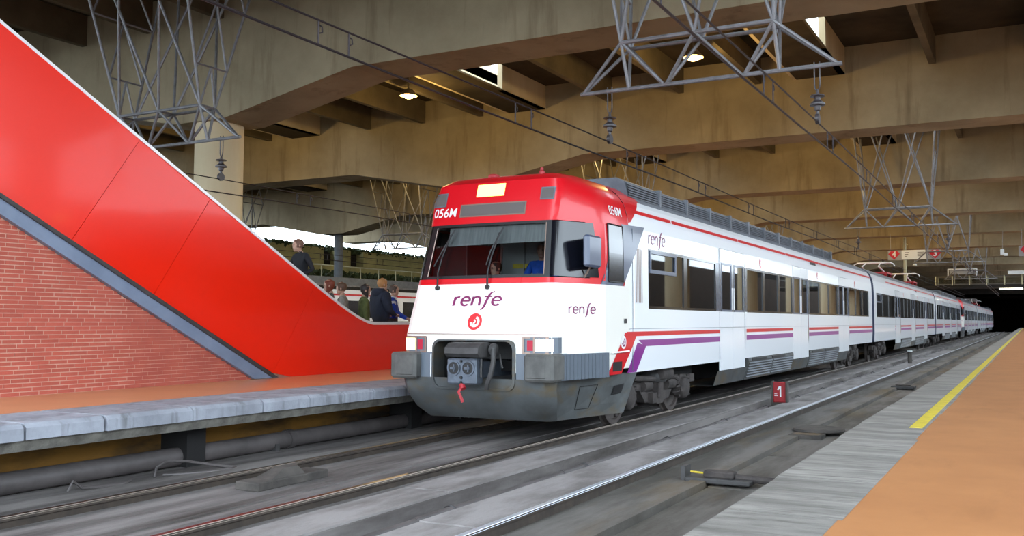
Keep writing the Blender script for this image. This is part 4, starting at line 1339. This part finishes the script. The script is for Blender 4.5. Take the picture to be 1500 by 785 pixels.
# ================================================================== THINGS ON THE TRACK BED
t = thing('track_block', 'low dark concrete block with a wedge on top between the rails', 'concrete block', (-7.2, 7.6, -.13))
obj('base', MB().cbox(-7.45, -7.12, 7.0, 8.05, -.09, .0, .012), 'grime', t)
obj('wedge', MB().loft([[(-7.42, 7.25, 0), (-7.16, 7.22, 0), (-7.16, 7.72, 0), (-7.42, 7.86, 0)], [(-7.38, 7.5, .085), (-7.22, 7.47, .085), (-7.22, 7.66, .085), (-7.38, 7.8, .085)]], True, True), 'grime', t)
t = thing('track_marker', 'small red marker box on the track bed beside the train', 'marker', (-5.13, 19.9, -.18))
obj('case', MB().cbox(-5.08, -4.80, 19.86, 19.96, -.10, .34, .012), 'signbox', t)
for xa in (-5.115, -4.80):
    obj('frame_post', MB().box(xa, xa + .035, 19.83, 19.99, -.27, .36), 'grime', t)
obj('base_bar', MB().box(-5.08, -4.80, 19.84, 19.98, -.27, -.10), 'grime', t)
obj('symbol', MB().prism([(-4.93, .02), (-4.90, .02), (-4.90, .25), (-4.95, .25), (-4.99, .18), (-4.96, .17), (-4.93, .2)], 'y', 19.852, 19.858), 'sign_w', t)
obj('small_print', MB().box(-5.05, -4.98, 19.852, 19.858, .04, .055).box(-5.05, -4.99, 19.852, 19.858, .08, .095), 'sign_w', t)
t = thing('trackside_device', 'dark metal trackside fitting with a short yellow bar in front of the platform', 'track device', (-3.1, 9.85, -.25))
obj('base', MB().cbox(-3.5, -2.75, 9.72, 9.98, -.13, -.075, .012), 'coupdk', t)
obj('lever', MB().cbox(-3.3, -2.95, 9.78, 9.92, -.075, -.0, .015), 'bogie', t)
obj('arm', MB().tube((-2.95, 9.85, -.06), (-2.3, 9.95, -.1), .04, 8), 'bogie', t, True)
obj('end_plate', MB().box(-3.55, -3.5, 9.75, 9.95, -.14, .04), 'coupdk', t)
obj('yellow_bar', MB().tube((-3.47, 9.85, -.03), (-3.25, 9.9, -.05), .011, 8), 'yellow', t, True)
t = thing('drain_cover', 'small round drain cover over a dark hole beside the platform', 'drain cover', (-3.0, 15.0, -.25))
obj('lid', MB().lathe([(.02, 0), (.40, 0), (.42, .02), (.40, .05), (.02, .055)], (-3.1, 15.0, -.11), 20), 'grime', t, True)
obj('frame', MB().box(-3.4, -2.9, 14.2, 14.55, -.2, -.09), 'grime', t)
obj('opening', MB().box(-3.35, -2.95, 14.25, 14.5, -.09, -.086), 'black', t)
t = thing('track_stub', 'small pale post standing on the track bed far along the train', 'post', (-4.6, 41, -.25))
obj('post', MB().lathe([(.09, -.25), (.09, .35), (.07, .4)], (-4.6, 41, 0), 10), 'grime', t, True)
obj('cap', MB().lathe([(.11, .4), (.11, .45)], (-4.6, 41, 0), 10), 'sign_w', t)
t = thing('track_fitting', 'low dark fitting on the empty track near the second drain', 'track device', (-3.1, 26, -.25))
obj('base', MB().cbox(-3.4, -2.8, 25.8, 26.3, -.15, -.06, .02), 'coupdk', t)
obj('lid', MB().cbox(-3.3, -2.9, 25.9, 26.2, -.06, -.02, .02), 'grime', t)

# ================================================================== FAR END: footbridge, signs, mast
fb = thing('footbridge', 'dark footbridge with glass railing panels crossing above the far platform end', 'footbridge', (0, 100, 0))
obj('deck_slab', MB().box(-10.4, 13.8, 100, 103, 5.12, 5.42), 'farwall', fb)
for yy in (100.0, 103.0):
    for zz in (5.45, 6.25):
        obj('rail_bar', MB().box(-8.6, 13.8, yy, yy + .06, zz, zz + .09), 'bridge', fb)
    x = -8.6
    while x < 13.7:
        obj('railing_post', MB().box(x, x + .09, yy - .02, yy + .08, 5.40, 6.35), 'mast', fb)
        obj('railing_pane', MB().box(x + .12, x + 1.57, yy + .01, yy + .04, 5.56, 6.22), 'cglass', fb)
        x += 1.6
for x in (-10.2, 1.5, 12.5):
    obj('pier', MB().box(x, x + .5, 101, 102, .6, 5.13), 'farwall', fb)
obj('strip_light', MB().box(-2.7, -.5, 102.6, 102.75, 4.98, 5.12), emitter('cool_tube', (255, 250, 225), 6), fb)
tag(obj('bridge_sign', MB().box(-1.8, 2.5, 99.6, 99.75, 6.4, 6.75), 'sign_w'), 'long white sign board on the footbridge railing at the right', 'sign')
t = thing('notice_board', 'pale rectangular board standing on the footbridge railing', 'board', (-6, 100, 6.3))
obj('top_bar', MB().box(-7.4, -4.6, 100, 100.1, 7.0, 7.1), 'sign_w', t)
for x in (-7.4, -4.7): obj('upright', MB().box(x, x + .1, 100, 100.1, 6.35, 7.0), 'sign_w', t)
obj('board', MB().box(-7.2, -4.8, 100.02, 100.06, 6.5, 6.95), 'sign_g', t)

def sign(x0, x1, z0, z1, y, label, chars, mid):
    t = thing('platform_sign', label, 'sign', ((x0 + x1) / 2, y, z0))
    obj('board', MB().box(x0, x1, y, y + .12, z0, z1), 'sign_g', t)
    if mid: obj('white_panel', MB().box(mid[0], mid[1], y - .02, y, z0 + .02, z1), 'sign_w', t)
    for x in (x0 + .2, x1 - .2): obj('hanger', MB().tube((x, y + .06, z1), (x, y + .06, ZB), .02, 6), 'sign_g', t)
    for ch, cx in chars:
        h = (z1 - z0) * .58
        zc = (z0 + z1) / 2 + .02
        d = obj('number_diamond', MB().prism([(cx - h, zc + .08), (cx - h * .55, zc + h * .72), (cx + h * .55, zc + h * .72), (cx + h, zc + .08), (cx, zc - h * .85)], 'y', y - .03, y - .004), 'sign_r', t)
        obj('numeral', text_on(ch, .62, lambda u, v: (cx + u, y - .035, zc + v + .03), 0, .012), 'sign_w', d)
    if mid:
        for k in range(3):
            for a, b in ((.12, .3), (.62, .9)):
                w_ = mid[1] - mid[0]
                obj('text_line', MB().box(mid[0] + w_ * a, mid[0] + w_ * (b - .04 * k), y - .025, y - .019, z1 - .2 - k * .14, z1 - .16 - k * .14), 'ink', t)
    return t
sign(-9.5, -5.75, 6.33, 7.05, 72, 'hanging platform sign with a white panel between red numbers 4 and 3', [('4', -9.05), ('3', -6.15)], (-8.5, -6.7))
sign(-.55, 3.5, 6.35, 7.1, 72, 'hanging platform sign with a red number 2 at the right edge', [('2', -.02)], (.9, 3.2))
t = thing('hanging_notice', 'small white notice hanging beside the number 2 sign', 'sign', (-1.6, 72, 6.4))
obj('plate', MB().box(-1.75, -1.5, 72, 72.05, 6.5, 6.9), 'sign_w', t)
obj('lower_plate', MB().box(-1.5, -1.28, 72, 72.05, 6.42, 6.62), 'sign_w', t)
obj('rod', MB().tube((-1.6, 72.02, 6.88), (-1.6, 72.02, 7.4), .02, 6).tube((-1.6, 72.02, 7.4), (-1.6, 73.95, 8.4), .02, 6), 'sign_g', t)
t = thing('mast', 'pale slim mast rising behind the train beside the number 4 sign', 'mast', (-9.2, 80, TOP))
obj('pole', MB().tube((-9.2, 80, TOP - .02), (-9.2, 80, 9.3), .12, 10), 'mast', t, True)
obj('base_plate', MB().box(-9.5, -8.9, 79.7, 80.3, TOP - .01, TOP + .06), 'grime', t)
obj('bracket', MB().tube((-9.2, 80, 8.2), (-8.95, 80, 8.1), .05, 8), 'mast', t, True)
# camera-like box under sign
t = thing('speaker', 'small white loudspeaker hanging below the white sign panel', 'loudspeaker', (-7.6, 72, 5.9))
obj('rod', MB().tube((-7.6, 72.05, 6.34), (-7.6, 72.05, 6.1), .02, 6), 'sign_g', t)
obj('horn', MB().lathe([(.05, 6.1), (.1, 6.0), (.16, 5.9), (.12, 5.9)], (-7.6, 72.05, 0), 12), 'sign_w', t, True)
# ================================================================== FAR LEFT: second train, railing, ivy
ot = thing('parked_train', 'white train with a red stripe standing beyond the escalator at the left', 'train', (-35.5, 20, 0))
XO = -34.0
half = [(.9, 1.45), (1.25, 1.47), (3.1, 1.45), (3.45, 1.36), (3.65, 1.2)]
sec = [(z, x) for z, x in half]
def side_strip(name, z0, z1, m, off=0):
    obj(name, MB().box(XO - .02 + off, XO + off, 22, 95, z0, z1), m, ot)
obj('body', MB().box(XO - 2.9, XO - .01, 22, 95, .9, 3.62), 'dark', ot)
side_strip('lower_side', .9, 1.9, 'white')
side_strip('window_band', 1.9, 2.85, 'blackgl')
side_strip('upper_side', 2.85, 3.45, 'white')
side_strip('red_stripe', 3.12, 3.22, 'tred', .006)
side_strip('lower_stripe', 1.42, 1.5, 'tred', .006)
obj('roof_edge', MB().prism([(XO, 3.45), (XO - .3, 3.72), (XO - 2.6, 3.72), (XO - 2.9, 3.45)], 'y', 22, 95), 'roof', ot)
obj('roof_box', MB().prism([(XO - .35, 3.7), (XO - .42, 4.15), (XO - 2.5, 4.15), (XO - 2.55, 3.7)], 'y', 24, 93), 'louvre', ot)
for k in range(12):
    y = 25 + k * 6
    if y < 92: obj('door', MB().box(XO - .01, XO + .012, y, y + 1.7, .75, 3.05), 'white', ot)
for y in (26, 44, 50, 68, 74, 90): obj('bogie', MB().cbox(XO - 2.4, XO - .3, y - 1.6, y + 1.6, .0, .8, .1), 'bogie', ot)
for s_ in (0, 1):
    obj('skirt', MB().box(XO - 2.8, XO - .1, 22, 95, .35, .9), 'dark', ot) if s_ == 0 else None
# railing in front of the wall
fr = thing('wall_railing', 'thin metal railing with mesh along the far left walkway', 'railing', (-47, 30, 4.6))
obj('walkway', MB().box(-50.4, -46.9, 20, 120, 3.9, 4.5), 'grime', fr)
for z in (4.8, 5.9): obj('rail_bar', MB().tube((-47, 20, z), (-47, 120, z), .05, 6), 'mast', fr)
y = 30
while y < 110:
    obj('post', MB().tube((-47, y, 4.45), (-47, y, 5.95), .04, 6), 'mast', fr)
    y += 2.2
random.seed(3)
def leafy(name, x0, x1, y0, y1, z0, z1, n, label):
    mb = MB()
    for i in range(n):
        c = Vector((random.uniform(x0, x1), random.uniform(y0, y1), random.uniform(z0, z1)))
        a = Vector((random.uniform(-1, 1), random.uniform(-1, 1), random.uniform(-1, 1))).normalized()
        b = a.orthogonal().normalized()
        s_ = random.uniform(.12, .28)
        mb.add([c - a * s_, c + b * s_ * .6, c + a * s_, c - b * s_ * .6], [(0, 1, 2, 3)])
    tag(obj(name, mb, 'hedge'), label, 'ivy', None, 'stuff')
leafy('ivy', -49.8, -47.5, 30, 110, 4.7, 5.6, 7000, 'low dark ivy growing along the foot of the far left wall')
leafy('ivy', -51.5, -50.0, 30, 110, 7.35, 7.75, 5000, 'ivy fringe hanging over the top of the far left wall')

# ================================================================== PEOPLE
def skin_body(joints, edges, radii):
    me = bpy.data.meshes.new('b')
    names = list(joints)
    me.from_pydata([joints[n] for n in names], [(names.index(a), names.index(b)) for a, b in edges], [])
    o = bpy.data.objects.new('b', me)
    COL.objects.link(o)
    md = o.modifiers.new('skin', 'SKIN')
    md.use_smooth_shade = True
    for i, n in enumerate(names):
        rr_ = radii[n]
        me.skin_vertices[0].data[i].radius = rr_ if isinstance(rr_, tuple) else (rr_, rr_)
        me.skin_vertices[0].data[i].use_root = (n == 'pelvis')
    sd = o.modifiers.new('sub', 'SUBSURF')
    sd.levels = sd.render_levels = 2
    dg = bpy.context.evaluated_depsgraph_get()
    out = bpy.data.meshes.new_from_object(o.evaluated_get(dg))
    vs = [tuple(v.co) for v in out.vertices]
    fs = [tuple(p.vertices) for p in out.polygons]
    bpy.data.objects.remove(o)
    bpy.data.meshes.remove(out)
    return vs, fs
STAND = dict(pelvis=(0, 0, .96), spine=(0, .01, 1.14), chest=(0, .0, 1.32), neck=(0, .01, 1.48), skull=(0, -.01, 1.56),
             hipR=(.09, 0, .90), hipL=(-.09, 0, .90), kneR=(.105, -.02, .50), kneL=(-.105, -.02, .50), ankR=(.11, .02, .09), ankL=(-.11, .02, .09), toeR=(.13, -.15, .04), toeL=(-.13, -.15, .04),
             shR=(.18, .01, 1.41), shL=(-.18, .01, 1.41), elR=(.25, .03, 1.13), elL=(-.25, .03, 1.13), wrR=(.26, -.08, .90), wrL=(-.26, -.08, .90), haR=(.26, -.11, .83), haL=(-.26, -.11, .83))
EDG = [('pelvis', 'spine'), ('spine', 'chest'), ('chest', 'neck'), ('neck', 'skull'), ('pelvis', 'hipR'), ('pelvis', 'hipL'), ('hipR', 'kneR'), ('kneR', 'ankR'), ('ankR', 'toeR'), ('hipL', 'kneL'), ('kneL', 'ankL'), ('ankL', 'toeL'),
       ('chest', 'shR'), ('chest', 'shL'), ('shR', 'elR'), ('elR', 'wrR'), ('wrR', 'haR'), ('shL', 'elL'), ('elL', 'wrL'), ('wrL', 'haL')]
RAD = dict(pelvis=(.155, .115), spine=(.14, .105), chest=(.165, .115), neck=.055, skull=.06, hipR=.095, hipL=.095, kneR=.062, kneL=.062, ankR=.042, ankL=.042, toeR=.035, toeL=.035,
           shR=.068, shL=.068, elR=.047, elL=.047, wrR=.032, wrL=.032, haR=(.034, .022), haL=(.034, .022))
MATS = {}
def cmat(c, rough=.85):
    if c not in MATS: MATS[c] = mat('cloth_%d_%d_%d' % c, c, tuple(int(x * .8) for x in c), rough=rough, scale=14)
    return MATS[c]
SKIN = (206, 160, 136)
def person(label, loc, rz, top, legs, hair, J=None, long_hair=False, scale=1.0, bulk=1.0, stripe=None, collar=None, look=0.0, hood=None, glasses=False, sk=SKIN):
    t = thing('person', label, 'person', loc, None, rz)
    t.scale = (scale,) * 3
    jt = dict(STAND)
    if J: jt.update(J)
    rd = {k: (tuple(x * (bulk if k in ('pelvis', 'spine', 'chest', 'shR', 'shL', 'elR', 'elL') else 1) for x in (v if isinstance(v, tuple) else (v, v)))) for k, v in RAD.items()}
    vs, fs = skin_body(jt, EDG, rd)
    # hands: four fingers and a thumb on each palm
    fg = MB()
    for s in ('R', 'L'):
        wv, hv = Vector(jt['wr' + s]), Vector(jt['ha' + s])
        d = (hv - wv).normalized()
        sd = d.cross(Vector((0, 0, 1)))
        sd = (sd if sd.length > .3 else d.cross(Vector((0, 1, 0)))).normalized()
        nn = d.cross(sd)
        for k, ln in enumerate((.055, .07, .075, .062)):
            b0 = hv + sd * ((k - 1.5) * .019)
            fg.path([b0, b0 + d * ln * .5 + nn * .006, b0 + d * ln * .85 + nn * .022, b0 + d * ln + nn * .04], .0088, 6)
        fg.path([wv + d * .02 + sd * .03, wv + d * .05 + sd * .052, wv + d * .085 + sd * .055 + nn * .012], .0105, 6)
    # head: a shaped skull with jaw, brow, nose, ears
    hd = MB()
    H0 = Vector(jt['skull']) + Vector((0, -.015, .075))
    rot = Matrix.Rotation(look, 3, 'Z')
    rings = []
    prof_ = [(-.125, .02, .025, -.035), (-.118, .042, .045, -.03), (-.09, .058, .066, -.018), (-.05, .067, .082, -.006), (0, .074, .094, 0), (.04, .077, .098, .004), (.08, .070, .09, .006), (.105, .052, .068, .006), (.122, .02, .028, .006)]
    for z, rx, ry, oy in prof_:
        ring_ = []
        for i in range(20):
            a = 2 * PI * i / 20
            x, y = rx * math.sin(a), -ry * math.cos(a) + oy
            if i == 0 and -.04 <= z <= -.0: y -= .024 if z < -.01 else .012
            if i in (1, 19) and -.06 < z < -.02: y -= .004
            if i in (2, 18) and z == 0: y += .010
            ring_.append(H0 + rot @ Vector((x, y, z)))
        rings.append(ring_)
    hd.loft(rings, True, True)
    for s in (-1, 1):
        hd.loft([[H0 + rot @ Vector((s * (.07 + .012 * (k > 0) + .004 * (k > 1)), .012 + .022 * math.cos(a) * (1 - .3 * k), -.012 + .032 * math.sin(a) * (1 - .3 * k))) for a in [2 * PI * i / 8 for i in range(8)]] for k in range(3)], True, True)
    off = len(vs)
    verts = list(vs)
    faces = list(fs)
    for part in (hd, fg):
        o = len(verts)
        verts += [tuple(p) for p in part.v]
        faces += [tuple(i + o for i in f) for f in part.f]
    nb = len(fs)
    me = bpy.data.meshes.new('body')
    me.from_pydata(verts, [], faces)
    for m_ in (cmat(top), cmat(legs), cmat(sk, .55), cmat((40, 34, 32), .5)): me.materials.append(m_)
    kw = [Vector(jt['ha' + s]) for s in 'RL'] + [Vector(jt['wr' + s]) for s in 'RL']
    ft = [Vector(jt[k]) for k in ('toeR', 'toeL', 'ankR', 'ankL')]
    pz = Vector(jt['pelvis'])
    nk = Vector(jt['neck'])
    legp = [Vector(jt[k]) for k in ('kneR', 'kneL', 'ankR', 'ankL', 'hipR', 'hipL')]
    armp = [Vector(jt[k]) for k in ('elR', 'elL', 'wrR', 'wrL', 'shR', 'shL', 'chest', 'spine')]
    for i, p in enumerate(me.polygons):
        p.use_smooth = True
        if i >= nb:
            p.material_index = 2
            continue
        c = sum((Vector(verts[j]) for j in p.vertices), Vector()) / len(p.vertices)
        if min((c - q).length for q in ft) < .075: p.material_index = 3
        elif min((c - q).length for q in kw[:2]) < .06: p.material_index = 2
        elif (c - Vector(jt['skull'])).length < .075 or ((c - nk).length < .07 and c.z > nk.z - .01): p.material_index = 2
        elif min((c - q).length for q in legp) < min((c - q).length for q in armp) - .02: p.material_index = 1
        else: p.material_index = 0
    b = bpy.data.objects.new('body', me)
    COL.objects.link(b)
    b.parent = t
    # hair: a shell over the back and top of the skull, framing the face
    hm = MB()
    rows = []
    for z, k in ((-.16 if long_hair else -.05, 1.05), (-.08 if long_hair else -.03, 1.12), (-.03, 1.13), (.02, 1.13), (.06, 1.13), (.095, 1.14), (.118, 1.05), (.134, .5)):
        rx, ry, oy = [interp(max(z, -.1), [q[0] for q in prof_], [q[j] for q in prof_]) for j in (1, 2, 3)]
        row = []
        fa = 62 if z < .05 else (35 if z < .08 else 0)
        for i in range(17):
            a = math.radians(fa + (360 - 2 * fa) * i / 16)
            wob = 1 + .03 * math.sin(i * 5.1 + z * 90)
            row.append(H0 + rot @ Vector((rx * k * wob * math.sin(a), -ry * k * wob * math.cos(a) + oy + .004, z)))
        rows.append(row)
    hm.loft(rows)
    hm.add(rows[-1], [tuple(range(17))])
    obj('hair', hm, cmat(hair, .6), t, True, True)
    ey = MB()
    for s in (-1, 1):
        ey.lathe([(.003, -.006), (.011, -.003), (.011, .003)], tuple(H0 + rot @ Vector((s * .03, -.084, .004))), 8, 'y')
    obj('eyes', ey, 'ink', t, True, True)
    obj('mouth', MB().path([H0 + rot @ Vector((x, -.089 + abs(x) * .25, -.066)) for x in (-.025, 0, .025)], .005, 5), cmat((168, 96, 88)), t, True, True)
    if glasses:
        g = MB()
        for s in (-1, 1):
            g.path([H0 + rot @ Vector((s * .033 + .024 * math.cos(a), -.1, .002 + .018 * math.sin(a))) for a in [2 * PI * i / 10 for i in range(11)]], .003, 4)
            g.tube(H0 + rot @ Vector((s * .057, -.098, .004)), H0 + rot @ Vector((s * .076, .01, .006)), .003, 4)
        obj('glasses', g, 'ink', t, local=True)
    if hood:
        n0 = Vector(jt['neck'])
        obj('hood', MB().loft([[n0 + Vector((r0 * 1.25 * math.cos(a), .045 + r0 * .9 * math.sin(a), z)) for a in [2 * PI * i / 14 for i in range(14)]] for r0, z in ((.05, -.09), (.12, -.06), (.145, 0), (.13, .06), (.10, .085), (.06, .07))], True, True), cmat(hood), t, True, True)
    if stripe:
        for s in ('R', 'L'):
            sm = MB()
            a, e_ = Vector(jt['sh' + s]), Vector(jt['el' + s])
            d = (e_ - a).normalized()
            q = a + d * .05
            sm.tube(q, q + d * .045, .075 * bulk, 12, .071 * bulk)
            obj('sleeve_stripe', sm, cmat(stripe), t, True, True)
    if collar:
        n0, n1 = Vector(jt['neck']), Vector(jt['skull'])
        obj('collar', MB().tube(n0 - Vector((0, 0, .04)), n0.lerp(n1, .35), .105, 14, .078, False), cmat(collar), t, True, True)
    return t
UP = dict(kneR=(.105, -.24, .66), ankR=(.11, -.2, .28), toeR=(.12, -.36, .24), elR=(.26, .10, 1.16), wrR=(.24, -.10, 1.06), haR=(.23, -.16, 1.05), elL=(-.27, -.06, 1.14), wrL=(-.2, -.27, 1.12), haL=(-.19, -.33, 1.13), skull=(0, -.05, 1.55))
person('man in a black short-sleeved top climbing the escalator', (-12.6, 13.35, 1.50), -.2, (34, 34, 40), (46, 48, 60), (122, 84, 66), UP, look=-.3)
person('woman with red-brown hair low behind the red casing', (-12.6, 14.2, TOP + .02), -.9, (84, 84, 82), (50, 54, 70), (132, 58, 34), None, True, 1.03)
person('woman with tied brown hair in a pale grey top', (-12.65, 14.62, TOP), -1.1, (178, 170, 160), (60, 62, 80), (96, 66, 46), None, False, 1.02)
person('dark-haired person in an olive green jacket', (-12.35, 14.95, TOP), 2.4, (92, 98, 52), (52, 74, 150), (44, 32, 28), None, True, 1.0, 1.25)
person('person with light brown hair in a dark navy coat seen from behind', (-12.4, 15.55, TOP), PI - .35, (30, 34, 52), (34, 36, 46), (176, 120, 66), dict(skull=(0, -.02, 1.57), elR=(.29, .0, 1.14), elL=(-.29, .0, 1.14), wrR=(.2, -.2, 1.05), haR=(.16, -.26, 1.05), wrL=(-.2, -.2, 1.05), haL=(-.16, -.26, 1.05)), False, 1.08, 1.75, hood=(30, 34, 52), collar=(26, 30, 46))
person('man in a bright blue jacket with white shoulder stripes', (-12.55, 16.15, TOP), 2.1, (24, 66, 180), (70, 64, 60), (78, 56, 42), dict(elR=(.28, -.06, 1.16), wrR=(.16, -.28, 1.04), haR=(.12, -.34, 1.02), elL=(-.28, -.06, 1.16), wrL=(-.18, -.28, 1.04), haL=(-.13, -.34, 1.02)), False, 1.02, 1.2, stripe=(232, 234, 240), collar=(232, 234, 240))
person('person in a red hood half hidden behind the navy coat', (-13.5, 17.0, TOP), 2.2, (176, 40, 44), (50, 50, 60), (120, 90, 70), None, False, 1.0)
SIT = dict(hipR=(.09, -.03, .9), hipL=(-.09, -.03, .9), kneR=(.12, -.45, .93), kneL=(-.12, -.45, .93), ankR=(.12, -.42, .52), ankL=(-.12, -.42, .52), toeR=(.13, -.58, .48), toeL=(-.13, -.58, .48),
           elR=(.27, -.12, 1.16), wrR=(.2, -.36, 1.12), haR=(.19, -.43, 1.12), elL=(-.27, -.12, 1.16), wrL=(-.2, -.36, 1.12), haL=(-.19, -.43, 1.12))
person('train driver in a blue shirt seated behind the windscreen', (TC1 + .33, 10.79 + 1.38, 1.18), .25, (28, 84, 190), (44, 46, 60), (150, 140, 132), SIT, False, .95, 1.1, sk=(186, 140, 118))
person('person with glasses and a maroon jacket sitting low in the train cab', (TC1 - .5, 10.79 + 1.42, .98), -.45, (78, 34, 40), (40, 40, 48), (52, 40, 34), SIT, False, .92, 1.1, glasses=True)
person('distant dark-clothed person standing at the far end of the right platform', (.6, 96, TOP), .5, (36, 36, 42), (30, 32, 40), (50, 40, 34), None, False, 1.0)
